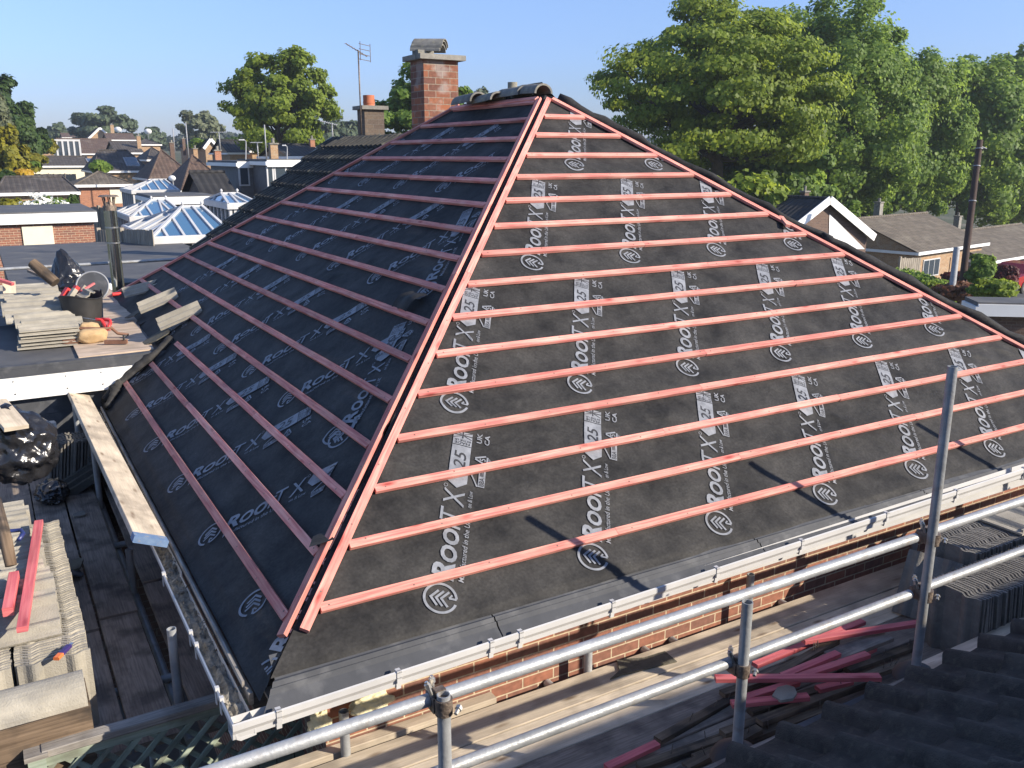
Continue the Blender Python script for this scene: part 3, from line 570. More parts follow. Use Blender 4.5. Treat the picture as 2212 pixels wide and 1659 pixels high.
for a, lb in ((-.958, 'black rubber collar round the foot of the tall scaffold pole'), (-2.233, 'black rubber collar round the foot of the middle scaffold pole')):
    m = MB(); m.tube([(a, RB_, -2.64), (a, RB_, -2.605), (a, RB_, -2.575)], [.12, .10, .045], 14); m.build('pole_collar', RUBBER, None, smooth=40, label=lb, cat='collar')
# foam lumps, felt scrap
def lump(name, c, r, mat, label, cat, seed, sc=(1, 1, 1), amp=.5, freq=4, ridged=False, group=None, sub=4, flat=None, tip=None, fr=H):
    b = bmesh.new(); bmesh.ops.create_icosphere(b, subdivisions=sub, radius=1); m = MB(); P = []
    for v in b.verts:
        d = np.array(v.co); q = d * freq * .5 + seed * 7.3
        n = noise.noise(tuple(q)) * .6 + noise.noise(tuple(q * 2.3)) * .35
        if ridged: n = (1 - 2 * abs(noise.noise(tuple(q)))) * .35 + (1 - 2 * abs(noise.noise(tuple(q * 2.6 + 3)))) * .22 - .2
        k = 1 + amp * n; p = d * k * r * np.array(sc)
        if tip is not None and d[2] > .5: w = (d[2] - .5) * 2; p = p + np.array(tip) * w ** 2
        p = p + c
        if flat is not None: p[2] = max(p[2], flat)
        P.append(p)
    b.faces.ensure_lookup_table(); m.add(P, [tuple(v.index for v in f.verts) for f in b.faces]); b.free()
    return m.build(name, mat, None, smooth=(45 if ridged else True), org=np.array(c), label=label, cat=cat, group=group, fr=fr)
FOAM = M('foam', (.60, .52, .30), (.72, .66, .43), rough=.8, scale=20, bump=.6, bscale=60, rvar=0)
lump('foam_lump', H.wb(690, 1566, -3.95), .062, FOAM, 'pale yellow foam lump at the brick corner, the smaller and left one', 'foam', 3, (.9, .7, 1.1), .55, 3.2, sub=5)
lump('foam_lump', H.wb(800, 1518, -3.93), .078, FOAM, 'pale yellow foam lump with a brown stain, right of the other one', 'foam', 5, (1.3, .6, .9), .6, 3.6, sub=5)
SCR = M('felt_scrap', (.075, .07, .05), (.15, .135, .1), rough=.95, scale=14, bump=.6, rvar=.1)
pts = [H.hz(u, v, DK)[:2] for u, v in ((1332, 1428), (1392, 1424), (1436, 1410), (1462, 1432), (1420, 1442), (1380, 1452), (1345, 1460), (1318, 1470), (1338, 1452))]
m = MB(); m.prism(list(map(tuple, pts)), DK + .004, lambda p: DK + .012); m.build('felt_scrap', SCR, None, label='torn grey-green scrap of old felt lying on the sunlit boards', cat='felt scrap')
# pile of batten offcuts and old timber on the shaded boards
def stick(u0, v0, u1, v1, z, mat, label, group, w=.045, h=.025, name='batten_offcut', up=(0, 0, 1), nails=0):
    p, q = H.hz(u0, v0, z), H.hz(u1, v1, z + random.uniform(-.02, .02)); m = MB(); m.bar(p, q, w, h, up, cham=.0015); o = m.build(name, mat, None, org=(np.array(p) + q) / 2, label=label, cat='timber offcut', group=group)
    if nails:
        for k in range(nails):
            n = MB(); c = np.array(p) + (np.array(q) - p) * random.uniform(.1, .95); n.tube([c + [0, 0, h / 2 - .004], c + [random.uniform(-.02, .02), random.uniform(-.02, .02), h / 2 + .05]], .0025, 5)
            n.build('nail', RUST, o)
    return o
GR = 'red batten offcuts in the pile on the walkway'; GO = 'old brown battens in the pile on the walkway'
Z = DK
for k, (u0, v0, u1, v1, z) in enumerate(((1560, 1585, 1893, 1468, .05), (1500, 1640, 1790, 1530, .035), (1640, 1560, 1870, 1470, .09), (1669, 1462, 1806, 1383, .10), (1829, 1449, 1978, 1396, .06), (1850, 1470, 1975, 1424, .05), (1380, 1659, 1700, 1545, .02), (1620, 1540, 1800, 1480, .05), (1480, 1659, 1640, 1575, .06), (1560, 1500, 1760, 1430, .03), (1420, 1600, 1600, 1500, .02))):
    stick(u0, v0, u1, v1, Z + z, TIMB, 'old brown nailed batten in the pile, one of many alike', GO, .05, .03, 'old_batten', nails=3)
for u0, v0, u1, v1, z, lb in ((1630, 1437, 1864, 1343, .10, 'red batten offcut partly under the lower rail, at the back of the pile'), (1735, 1385, 1985, 1346, .17, 'long red batten offcut reaching the dark tile stack'),
    (1690, 1462, 1810, 1412, .17, 'pink batten offcut ending in the middle of the pile, upper of two side by side'), (1725, 1464, 1874, 1414, .19, 'pink batten offcut with cut end, lower of two side by side'),
    (1545, 1466, 1901, 1463, .235, 'straight red batten lying crosswise on top of the pile'), (1766, 1489, 1838, 1472, .12, 'short red batten stub below the crosswise one'),
    (1580, 1521, 1746, 1505, .13, 'short red batten nearest the middle pole, lowest in the pile'), (1610, 1508, 1723, 1474, .10, 'red batten offcut under the grey tile fragment'), (1800, 1440, 1887, 1400, .11, 'dark red batten offcut tucked under the pink ones'), (1310, 1659, 1420, 1607, .03, 'red batten end on the boards at the bottom edge')):
    stick(u0, v0, u1, v1, Z + z, REDD, lb, GR)
stick(1795, 1420, 1915, 1374, Z + .13, BOARDS, 'dark flat board offcut in the pile beside the dark tiles', None, .10, .025, 'board_offcut')
def shard(u, v, z, r, mat, label, seed, ang=0, fr=H, name='tile_fragment', cat='tile fragment', group=None, th=.016, tilt=.2):
    rn = random.Random(seed); c = fr.hz(u, v, z); n = 7; m = MB(); P = [(c[0] + r * rn.uniform(.6, 1.2) * math.cos(2*math.pi*k/n), c[1] + r * rn.uniform(.6, 1.2) * math.sin(2*math.pi*k/n)) for k in range(n)]
    f = lambda p: c[2] + tilt * (p[0] - c[0]); m.prism(P, f, lambda p: f(p) + th); return m.build(name, mat, None, fr=fr, org=c, label=label, cat=cat, group=group)
shard(1700, 1500, Z + .16, .07, TILE, 'grey broken tile fragment on the red batten offcuts', 4)
# ------------------------------------------------------------------ interlocking concrete tiles: one mesh, copied
TW, TH_, TL = .33, .014, .42
def tprof(x):    # two-roll profile across the width
    t = x / TW; return .026 * (max(0, math.cos((t - .22) * 2 * math.pi * 1.9)) ** 1.5 * (t < .48) + max(0, math.cos((t - .78) * 2 * math.pi * 1.9)) ** 1.5 * (t > .52))
def tile_mesh(name, mat):
    m = MB(); n = 26; xs = [TW * i / n for i in range(n + 1)]
    for y0, y1 in ((0, TL),):
        for i in range(n):
            a, b = xs[i], xs[i+1]
            m.face([(a, y0, tprof(a) + TH_), (b, y0, tprof(b) + TH_), (b, y1, tprof(b) + TH_), (a, y1, tprof(a) + TH_)]); m.face([(a, y0, tprof(a)), (b, y0, tprof(b)), (b, y1, tprof(b)), (a, y1, tprof(a))][::-1])
            m.face([(a, y0, tprof(a)), (b, y0, tprof(b)), (b, y0, tprof(b) + TH_), (a, y0, tprof(a) + TH_)]); m.face([(a, y1, tprof(a)), (b, y1, tprof(b)), (b, y1, tprof(b) + TH_), (a, y1, tprof(a) + TH_)][::-1])
    for x, r in ((0, 0), (TW, 1)):
        q = [(x, 0, tprof(x)), (x, TL, tprof(x)), (x, TL, tprof(x) + TH_), (x, 0, tprof(x) + TH_)]; m.face(q if r else q[::-1])
    m.bx(.02, TW - .02, TL - .03, TL - .012, -.016, .002)
    me = m.mesh(name, mat, 35); return me
TM = tile_mesh('roof_tile', TILE); TMD = tile_mesh('roof_tile_dark', TILED)
def tile(me, org, ex, ey, label, group, sc=(1, 1, 1), cat='roof tile', name='roof_tile'):
    """org: the tile's corner; ex, ey: its width and length directions (frame H)"""
    ex = np.array(ex, float); ex /= np.linalg.norm(ex); ey = np.array(ey, float); ey -= ex * (ex @ ey); ey /= np.linalg.norm(ey); ez = np.cross(ex, ey)
    o = bpy.data.objects.new(name, me); C.objects.link(o)
    R = Matrix(((ex[0]*sc[0], ey[0]*sc[1], ez[0]*sc[2]), (ex[1]*sc[0], ey[1]*sc[1], ez[1]*sc[2]), (ex[2]*sc[0], ey[2]*sc[1], ez[2]*sc[2]))).to_4x4()
    o.matrix_world = Matrix.Translation(H.w(org)) @ Matrix.Rotation(ANG, 4, 'Z') @ R; ORG[o] = np.array(org, float); FRM[o] = H
    return tag(o, label, cat, group)
J = lambda s: random.uniform(-s, s)
# right-hand dark stack: tiles on end, packed along x
for row, (b0, a0, a1, zt, gp, lab) in enumerate(((-5.07, -.25, 1.7, 0, 'dark tiles on end, front row of the right-hand stack', 'dark concrete tile standing on end in the front row of the right-hand stack'), (-4.70, .28, 2.2, .012, 'dark tiles on end, back row of the right-hand stack', 'dark concrete tile standing on end in the back row of the right-hand stack'))):
    a = a0; k = 0
    while a < a1:
        ln = -.12 if k > 2 else -.05
        tile(TMD, (a, b0 + .34 + J(.008), DK + zt), (0, -1, 0), (ln, 0, 1), lab, gp); a += .0275 + J(.002); k += 1
tile(TM, (.75, -4.30, -2.40), (1, 0, .02), (0, -1, .0), 'upturned pale tile lying across the top of the right-hand dark stack', None, (1.3, .9, 1))
tile(TMD, (-.12, -4.40, DK), (.3, -1, 0), (.55, .1, 1), 'dark tile leaning against the near end of the right-hand stack', None)
# bottom-left stack: two columns on end running away along y, a leaning layer on top
pr = H.hz(193, 1403, DK + .42); pl2 = H.hz(53, 1431, DK + .42)
aR = pr[0]; bF = min(pr[1], -3.0)
GE = 'pale tiles on end, bottom-left stack'
for col in range(2):
    a0 = aR - TW - col * (TW + .02); n = 74
    for k in range(n):
        tile(TM, (a0 + J(.006), bF + k * .0262 + J(.002), DK + J(.004)), (1, 0, 0), (0, .06, 1), 'pale concrete tile standing on end in the bottom-left stack, %s row' % ('right' if col == 0 else 'left'), GE + (', right row' if col == 0 else ', left row'))
GLn = 'pale tiles leaning like books on top of the bottom-left stack'
for k in range(19):
    b0 = bF + .22 + k * .088; zz = DK + .425 + (.02 if k % 5 == 2 else 0)
    tile(TM, (aR - .12 + J(.03) - .004 * k, b0, zz), (0, .86, .36 + J(.08)), (-1, J(.03), J(.01)), 'pale tile leaning like a book on top of the bottom-left stack, near its right edge', GLn + ', right run', (.95, 1.08, 1))
    tile(TM, (aR - .12 - .46 + J(.03) - .004 * k, b0 + .02, zz), (0, .86, .36 + J(.08)), (-1, J(.03), J(.01)), 'pale tile leaning like a book on top of the bottom-left stack, near the picture edge', GLn + ', left run', (.95, 1.08, 1))
for k in range(4):
    tile(TM, (aR - .58 - .40 + .01 * k, bF + .36, DK + .43 + .03 * k), (0, -1, .01), (1, 0, .02), 'pale tile lying flat in the small pile on the bottom-left stack', 'pale tiles lying flat on the bottom-left stack')
def offcut(p, q, label, mat=REDD, w=.05, h=.03, up=(0, 0, 1), name='batten_offcut', cat='timber offcut'):
    m = MB(); m.bar(p, q, w, h, up, cham=.0015); return m.build(name, mat, None, org=(np.array(p) + np.array(q)) / 2, label=label, cat=cat)
zt = DK + .60
offcut(H.hz(84, 1128, zt), H.hz(48, 1360, zt - .02), 'long red batten lying on the bottom-left tile stack')
offcut(H.hz(31, 1243, zt), H.hz(17, 1322, zt - .02), 'short red batten stub left of the long one on the bottom-left tile stack', w=.05, h=.05)
CHZ = M('chisel_grip', (.035, .02, .11), (.05, .03, .15), rough=.4, bump=0, rvar=0); ORA = M('orange_plastic', (.62, .15, .04), rough=.45, bump=.05, rvar=0); STEEL = M('steel', (.45, .45, .46), (.6, .6, .6), rough=.3, metal=.9, bump=0)
BROWN = M('brown_leather', (.13, .06, .035), (.2, .1, .06), rough=.7, scale=15, bump=.2); TAN = M('tan_suede', (.38, .25, .12), (.50, .35, .19), rough=.95, scale=12, bump=.3, bscale=70, rvar=0); REDP = M('red_paint', (.55, .03, .03), (.62, .05, .045), rough=.4, bump=.02, rvar=0)
c0 = H.hz(122, 1428, DK + .435); c1 = H.hz(150, 1400, DK + .435); kn = thing('craft_knife', 'small purple and orange knife lying on the wavy tile ends', 'knife', c0)
d = (np.array(c1) - c0); m = MB(); m.bar(c0 + d * .35 + [0, 0, .012], c1 + [0, 0, .012], .03, .02, cham=.004); m.build('grip', CHZ, kn)
m = MB(); m.bar(np.array(c0) + [0, 0, .012], c0 + d * .35 + [0, 0, .012], .032, .018, cham=.004); m.build('nose', ORA, kn); m = MB(); m.bar(c1 + [0, 0, .012], c1 + d * .25 + [0, 0, .012], .018, .006); m.build('blade', STEEL, kn)
BLUE = M('blue_plastic', (.02, .03, .12), (.03, .045, .17), rough=.4, bump=.05, rvar=0)
c = H.hz(40, 1165, zt); hs_ = thing('saw', 'blue-handled hand tool lying half in shadow under the long red batten', 'saw', c)
m = MB(); m.tube([c + [-.16, .04, .02], c + [-.05, .09, .03], c + [.02, .07, .03], c + [.03, 0, .03], c + [0, -.06, .02]], .013, 8); m.build('handle', BLUE, hs_, smooth=True)
m = MB(); m.bar(c + [-.30, -.03, .01], c + [-.04, .05, .012], .09, .004); m.build('blade', STEEL, hs_)
half_round((aR - .36, bF - .19, DK + .30), .62, .13, 0, squash=.8, n=14).build('ridge_tile', TILE, None, smooth=40, label='half-round pale ridge tile lying in front of the bottom-left tile stack', cat='ridge tile')
m = MB(); m.bx(aR - .72, aR - .04, bF - .33, bF - .05, DK, DK + .30); m.build('tile_crate', TIMB, None, label='dark timber block under the half-round tile at the bottom left', cat='timber block')
V, F = poly_text('52', 0, .05, 0, .045, 0, 0); m = MB(); m.add([(aR - .21 + p, bF - .018, DK + .25 + q) for p, q in V], F); m.build('moulded_number', TILED, None, label='number 52 moulded on the front tile of the bottom-left stack', cat='moulded number')
# ------------------------------------------------------------------ left walkway
GLB = 'scaffold boards of the left walkway'
def boardy(a0, a1, b0, b1, z, label, mat=BOARDS):
    m = MB(); m.bar(((a0 + a1) / 2, b0, z - .019), ((a0 + a1) / 2, b1, z - .019), abs(a1 - a0), .038, cham=.003); return m.build('scaffold_board', mat, None, label=label, cat='scaffold board', group=GLB)
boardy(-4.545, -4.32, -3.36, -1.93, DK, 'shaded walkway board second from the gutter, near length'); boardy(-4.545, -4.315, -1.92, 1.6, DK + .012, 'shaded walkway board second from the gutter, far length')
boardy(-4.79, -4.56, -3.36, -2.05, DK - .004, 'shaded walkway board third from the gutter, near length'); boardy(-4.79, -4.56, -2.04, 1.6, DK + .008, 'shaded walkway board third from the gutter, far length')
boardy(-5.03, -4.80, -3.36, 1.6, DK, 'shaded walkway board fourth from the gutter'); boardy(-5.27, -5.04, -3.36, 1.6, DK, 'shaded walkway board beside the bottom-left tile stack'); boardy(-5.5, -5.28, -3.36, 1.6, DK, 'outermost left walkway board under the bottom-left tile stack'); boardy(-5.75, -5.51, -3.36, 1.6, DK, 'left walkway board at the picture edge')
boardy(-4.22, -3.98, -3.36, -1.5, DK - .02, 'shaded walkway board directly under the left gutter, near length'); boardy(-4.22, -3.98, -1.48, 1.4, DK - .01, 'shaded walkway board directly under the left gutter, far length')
GLP = 'scaffold poles beside the left gutter'
p = H.at(370, 1358, 4.62); pole('scaffold_pole', p[0], p[1], GROUND, p[2], 'open-topped scaffold pole stub between the left walkway and the gutter', GLP, lean=(0, 0))
p = H.wa(204, 985, -4.29); pole('scaffold_pole', -4.29, p[1], GROUND, -2.36, 'shaded scaffold pole under the middle of the leaning plank', GLP)
p = H.wa(275, 1160, -4.28); pole('scaffold_pole', -4.28, p[1], GROUND, -2.62, 'rusty-topped scaffold pole stub under the near end of the leaning plank', GLP)
pole('scaffold_pole', -4.33, 1.35, GROUND, -2.2, 'shaded scaffold pole under the far end of the leaning plank', GLP)
for b in (-2.7, -.6, 1.1): rail('scaffold_tube', (-5.8, b, DK - .07), (-3.7, b, DK - .07), 'cross tube under the left walkway boards', 'cross tubes under the left walkway')
rail('scaffold_tube', (-4.27, -3.3, DK - .12), (-4.27, 1.6, DK - .12), 'long tube under the gap beside the left walkway')
# leaning plank on the gutter
pk = thing('leaning_plank', 'pale sunlit scaffold plank tilted on the edge of the left gutter', 'plank', (-4.24, 0, -2.28))
m = MB(); m.bar((-4.27, 2.15, -2.245), (-4.235, -2.26, -2.245), .20, .038, up=(.42, 0, 1), cham=.003); m.build('plank', BOARD, pk)
m = MB(); m.bar((-4.236, -2.20, -2.245), (-4.2345, -2.275, -2.245), .206, .043, up=(.42, 0, 1), cham=.003); m.build('painted_end', M('blue_band', (.09, .16, .30), (.16, .24, .36), rough=.7, scale=25, bump=.2, spot=(.38, .3, .2), spotscale=30, rvar=0), pk)
# moss and mortar in the left gutter
db = MB()
db.grid(lambda u, v: (-4.195 + .082 * u, -4.10 + 5.55 * v, -2.408 + .022 * noise.noise((u * 3, v * 70, 1)) + .012 * noise.noise((u * 9, v * 190, 5))), 6, 240)
for k in range(170):
    b = -4.0 + 5.4 * random.random() ** .8; c = np.array([random.uniform(-4.19, -4.125), b, -2.40]); r = random.uniform(.006, .024)
    if 1 < k % 9 < 5: c[0] = random.uniform(-4.14, -4.10); c[2] = -2.37
    q = [c + r * np.array([random.uniform(-1, 1), random.uniform(-1.3, 1.3), random.uniform(-.4, .9)]) for _ in range(5)]
    db.add(q, [(0, 1, 2), (0, 2, 3), (0, 3, 4), (1, 2, 3), (1, 3, 4), (0, 1, 4)])
MOSS = M('gutter_dirt', (.095, .085, .068), (.34, .31, .25), rough=.98, scale=22, bump=.8, bscale=60, rvar=0)
db.build('gutter_debris', MOSS, None, label='moss, grit and mortar lumps filling the left gutter', cat='debris', kind='stuff')
# rubbish bags
lump('rubbish_bag', H.at(42, 968, 6.6), .245, BAG, 'full black rubbish bag on the left walkway, catching the sun', 'rubbish bag', 4, (1, .9, 1.0), .5, 3.0, ridged=True, sub=5, tip=(-.10, .1, .06))
lump('rubbish_bag', H.hz(112, 1062, DK + .10), .15, BAG, 'sagging end of black bag on the walkway boards in shadow', 'rubbish bag', 9, (.8, 1.1, .6), .6, 5, ridged=True)
for k in range(13):
    tile(TMD, (-4.62 + k * .028, 1.30 + J(.03), DK + .01), (0, -1, 0), (.14, 0, 1), 'tile on end in the dark row behind the black rubbish bag', 'dark tiles on end behind the rubbish bag', (1, .82, 1))
shard(172, 1112, DK + .02, .07, TILED, 'pale triangular chip on the far walkway boards', 31, th=.01, tilt=.1); shard(150, 1228, DK + .04, .12, SCR, 'grey heap of torn felt on the left walkway boards', 7, name='felt_scrap', cat='felt scrap', tilt=.35); shard(162, 1237, DK + .05, .07, GREY, 'small grey folded scrap beside the torn felt on the left walkway', 8, name='felt_scrap', cat='felt scrap', tilt=-.5, th=.006)
# pipe and timber at the left edge above the tiles
c = H.hz(12, 1165, DK + .75); m = MB(); m.tube([np.array(H.hz(-10, 1080, DK + .7)), c, np.array(H.hz(24, 1222, DK + .62))], [.035, .034, .03], 10); m.build('broken_pipe', TIMB, None, smooth=True, label='brown mud-caked stick lying over the bottom-left tiles at the picture edge', cat='stick')
p = H.hz(3, 870, -2.05); m = MB(); m.bar(np.array(H.at(-12, 868, 6.6)), np.array(H.at(36, 925, 6.3)), .16, .03, up=(.2, -.6, 1)); m.build('board_offcut', BOARD, None, label='grubby pale board sticking up behind the black rubbish bag at the picture edge', cat='timber offcut')
# ------------------------------------------------------------------ trellis fence
fz = -2.672; FY = -3.42
GRN = wood('green_paint_wood', (.25, .30, .225), (.36, .41, .33), rough=.8, dirt=(.12, .11, .08), dirtamt=.6); 
tf = thing('trellis_fence', 'green lattice trellis fence under the gutter corner with a grey weathered top rail', 'fence', (-4.4, FY, GROUND))
m = MB(); m.bar((-4.94, FY, fz - .02), (-3.70, FY, fz - .02), .075, .04, cham=.004); m.build('top_rail', GREYW, tf)
m = MB(); m.bar((-4.93, FY, fz - .07), (-3.72, FY, fz - .07), .03, .05); m.bar((-4.93, FY, fz - .43), (-3.66, FY, fz - .43), .04, .055); m.build('rail', GRN, tf)
m = MB(); z0, z1 = fz - .42, fz - .09
for s in (1, -1):
    x = -5.35
    while x < -3.6:
        p = np.array([x, FY - .007 * s, z0]); q = np.array([x + s * .33, FY - .007 * s, z1])
        if s < 0: p, q = np.array([x + .33, FY - .007 * s, z0]), np.array([x, FY - .007 * s, z1])
        lo, hi = -4.93, -3.72; d = q - p; t0, t1 = sorted([(lo - p[0]) / d[0], (hi - p[0]) / d[0]]); t0, t1 = max(0, t0), min(1, t1)
        if t1 > t0 + .05: m.bar(p + d * t0, p + d * t1, .026, .012, up=(0, 1, 0))
        x += .125
m.build('lattice', GRN, tf)
for a, w in ((-4.965, .075), (-3.69, .06)):
    m = MB(); m.bx(a - w/2, a + w/2, FY - w/2, FY + w/2, GROUND, fz - .03); m.build('post', GRN, tf); m = MB(); m.bx(a - w/2 - .012, a + w/2 + .012, FY - w/2 - .012, FY + w/2 + .012, fz - .03, fz - .005); m.build('post_cap', GREYW, tf)
m = MB()
for k in range(13): m.bx(-4.92 + k * .096, -4.83 + k * .096, FY - .01, FY + .012, GROUND + .1, fz - .46)
m.build('boarding', GRN, tf)
m = MB(); m.bar((-6.2, FY, fz - .15), (-5.01, FY, fz - .15), .07, .035); m.bar((-6.2, FY, fz - .5), (-5.01, FY, fz - .5), .03, 0.6); m.build('fence_panel', GREYW, None, label='grey weathered fence panel left of the trellis post at the bottom corner', cat='fence')
m = MB(); m.bx(-3.72, -3.60, -3.60, -3.50, GROUND, -2.5); m.build('gate_post', GRN, None, label='dark green post against the brick corner below the gutter', cat='post')
# ------------------------------------------------------------------ flat-roofed extension on the left with its stacks and tools
ZF = -1.90
ext = thing('flat_roof_extension', 'flat-roofed extension with a broad white fascia and grey cladding, loaded with tiles', 'extension', (-5.5, 4, GROUND))
def ext_edge(b): return -(APZ - ZF) / PIT + .0
m = MB(); m.bx(-9.2, -3.35, 1.66, 6.85, ZF - .06, ZF); m.build('roof', FELT, ext)
m = MB(); m.bx(-9.22, -3.36, 1.60, 1.655, ZF - .085, ZF - .012); m.bx(-9.22, -3.36, 1.615, 1.70, ZF - .02, ZF + .012); m.build('edge_trim', GREY, ext)
m = MB(); m.bx(-9.2, -3.55, 1.615, 1.65, ZF - .31, ZF - .085); fa = m.build('fascia', WHITE, ext)
m = MB()
for a in (-4.80, -4.36, -4.05): 
    for z in (ZF - .13, ZF - .25): m.tube([(a + (.01 if z < -2.1 else 0), 1.616, z), (a, 1.610, z)], .006, 8)
m.build('screw', GREY, fa)
m = MB(); m.bx(-9.2, -3.6, 1.72, 1.80, GROUND, ZF - .31)
m.build('wall', GREY, ext)
m = MB()
for k in range(9): m.bx(-9.2, -3.6, 1.705, 1.722, ZF - .33 - .17 * (k + 1) + .004, ZF - .33 - .17 * k)
m.build('cladding', GREY, ext)
m = MB(); m.bx(-9.2, -3.3, 6.80, 6.93, ZF - .05, ZF + .05); m.build('back_trim', WHITE, ext)
m = MB(); m.bx(-4.63, -4.50, 1.40, 1.46, DK, -2.42); m.bx(-4.62, -4.51, 1.39, 1.47, -2.42, -2.41); m.build('downpipe', UPVC, ext)
def D4(x, y): return (x * .2, 530.9 + y * .2)
PZ = ZF + .02
pts = [H.hz(*D4(x, y), PZ)[:2] for x, y in ((850, 1204), (1660, 1110), (1640, 1068), (1530, 930), (1480, 800), (1180, 462), (1104, 482), (1118, 800), (1118, 880), (720, 920))]
m = MB(); m.prism([tuple(p) for p in pts], ZF + .004, PZ); m.build('plywood_sheet', PLY, None, label='brown plywood sheet on the flat roof under the tool belt', cat='plywood sheet')
# flat pile and leaning row of pale tiles
q0 = H.hz(*D4(205, 1150), ZF)
for k in range(6):
    tile(TM, (q0[0] + .01 + J(.02) + .004 * k, q0[1] + .36 + J(.015), ZF + .016 + .034 * k), (J(.04), -1, 0), (1, J(.05), 0), 'pale tile lying flat in the low pile at the front of the flat roof', 'pale tiles lying flat at the front of the flat roof', (1, 1.3, 1))
for k in range(14):
    t = k / 13; b = q0[1] + .30 + 2.3 * t; w = .60
    x0 = q0[0] + .60 + .06 * math.sin(k * 1.3) + J(.02) - .10 * t
    tile(TM, (x0, b - .05, ZF + .05 + .04 * min(k, 4)), (0, .92, .30 + J(.05)), (-1, .02, .01 + J(.02)), 'pale tile leaning on its long edge in the row on the flat roof', 'row of pale tiles leaning on the flat roof', (1.05, 1.40, 1))
# rubble bucket
bc = H.hz(*D4(915, 905), ZF); bk = thing('rubble_bucket', 'black ribbed rubber tub full of rubble on the flat roof', 'bucket', bc)
m = MB(); n = 36; prof = [(.16, 0), (.17, .01)] + [(.172 + .05 * t + .004 * (i % 2), .02 + .36 * t) for i, t in enumerate(np.linspace(0, 1, 26))] + [(.232, .39), (.222, .395), (.21, .36), (.20, .30), (0, .29)]
m.grid(lambda u, v: (lambda r, z: (bc[0] + r * math.cos(u * 6.2832) * 1.0, bc[1] + r * math.sin(u * 6.2832), ZF + z + .025 * (z / .39) * math.sin(u * 12.57)))(*prof[min(len(prof) - 1, int(round(v * (len(prof) - 1))))]), n, len(prof) - 1); m.build('tub', RUBBER, bk, smooth=50)
m = MB(); m.tube([(bc[0] + .215, bc[1] - .06, ZF + .36), (bc[0] + .22, bc[1] - .04, ZF + .43), (bc[0] + .22, bc[1] + .05, ZF + .43), (bc[0] + .215, bc[1] + .07, ZF + .36)], .012, 8); m.build('handle', RUBBER, bk, smooth=True)
tile(TM, (bc[0] - .04, bc[1] - .20, ZF + .34), (1, .2, .5), (.1, 1, .25), 'pale broken tile sticking out of the rubble bucket', None, (.62, .5, 1))
for k, (dx, dy, mt, lb) in enumerate(((-.16, .0, REDP, 'red block sticking out of the rubble bucket, the left one'), (-.06, .12, REDP, 'small red block at the back of the rubble bucket'), (-.10, -.10, TILE, 'pale tile chip at the left rim of the rubble bucket'), (.02, .14, TILE, 'pale tile chip at the back rim of the rubble bucket'))):
    offcut((bc[0] + dx - .04, bc[1] + dy, ZF + .36), (bc[0] + dx + .05, bc[1] + dy + .04, ZF + .47), lb, mt, .06, .05, name='rubble_piece', cat='rubble')
offcut((bc[0] + .02, bc[1] + .1, ZF + .42), (bc[0] + .17, bc[1] + .19, ZF + .49), 'orange-red strip poking up from the rubble bucket', REDD, .03, .02)
# tool belt, saw, level bar
tb0 = H.hz(*D4(1000, 1040), PZ); tbt = thing('tool_belt', 'tan suede tool belt with brown strap lying on the plywood', 'tool belt', tb0)
def pouch(c, sx, sy, sz, seed):
    b = bmesh.new(); bmesh.ops.create_icosphere(b, subdivisions=4, radius=1); P = []
    for v in b.verts:
        d = np.array(v.co); e = np.sign(d) * np.abs(d) ** .75; k = 1 + .15 * noise.noise(tuple(d * 2 + seed)); P.append(c + e * k * np.array([sx, sy, sz]))
    m = MB(); m.add(P, [tuple(v.index for v in f.verts) for f in b.faces]); b.free(); return m
pouch(tb0 + np.array([0, -.02, .07]), .15, .09, .075, 1).build('pouch', TAN, tbt, smooth=True); pouch(tb0 + np.array([.0, .13, .11]), .10, .06, .08, 4).build('pouch', TAN, tbt, smooth=True); pouch(tb0 + np.array([-.20, .0, .03]), .10, .05, .035, 7).build('pouch', BROWN, tbt, smooth=True)
m = MB(); m.tube([tb0 + np.array(q) for q in ((-.32, .05, .03), (-.2, .06, .10), (-.12, .06, .15), (0, .02, .14), (.12, .0, .13), (.2, .07, .12), (.26, .10, .05), (.36, .06, .03))], .016, 8); m.build('strap', BROWN, tbt, smooth=True)
sw = thing('hand_saw', 'red-handled saw tucked in the tan tool belt', 'saw', tb0 + np.array([.12, .14, .1])); c = tb0 + np.array([.10, .12, .14])
m = MB(); m.tube([c + np.array(q) for q in ((-.03, .10, .06), (.03, .09, .05), (.05, .0, -.01), (.06, -.07, -.03), (.10, -.02, .02), (.11, .06, .04), (.03, .10, .06))], .018, 8); m.build('handle', REDP, sw, smooth=True); m = MB(); m.bar(c + [.0, .09, .05], c + [-.12, .19, .07], .07, .003, up=(0, .3, 1)); m.build('blade', STEEL, sw)
p, q = H.hz(*D4(1130, 1040), PZ + .03), H.hz(*D4(1375, 1035), PZ + .03); gl_ = thing('guide_bar', 'dark red metal bar with a hooked end on the plywood', 'guide bar', p)
m = MB(); m.bar(p, q, .035, .04); m.build('bar', BROWN, gl_); m = MB(); m.tube([np.array(q) + [-.03, 0, .02], np.array(q) + [-.03, 0, .07], np.array(q) + [0, 0, .06]], .012, 6); m.build('hook', RUBBER, gl_)
offcut(H.hz(*D4(1155, 790), PZ + .03), H.hz(*D4(1165, 900), PZ + .02), 'short red batten offcut standing beside the rubble bucket', REDD, .06, .03)
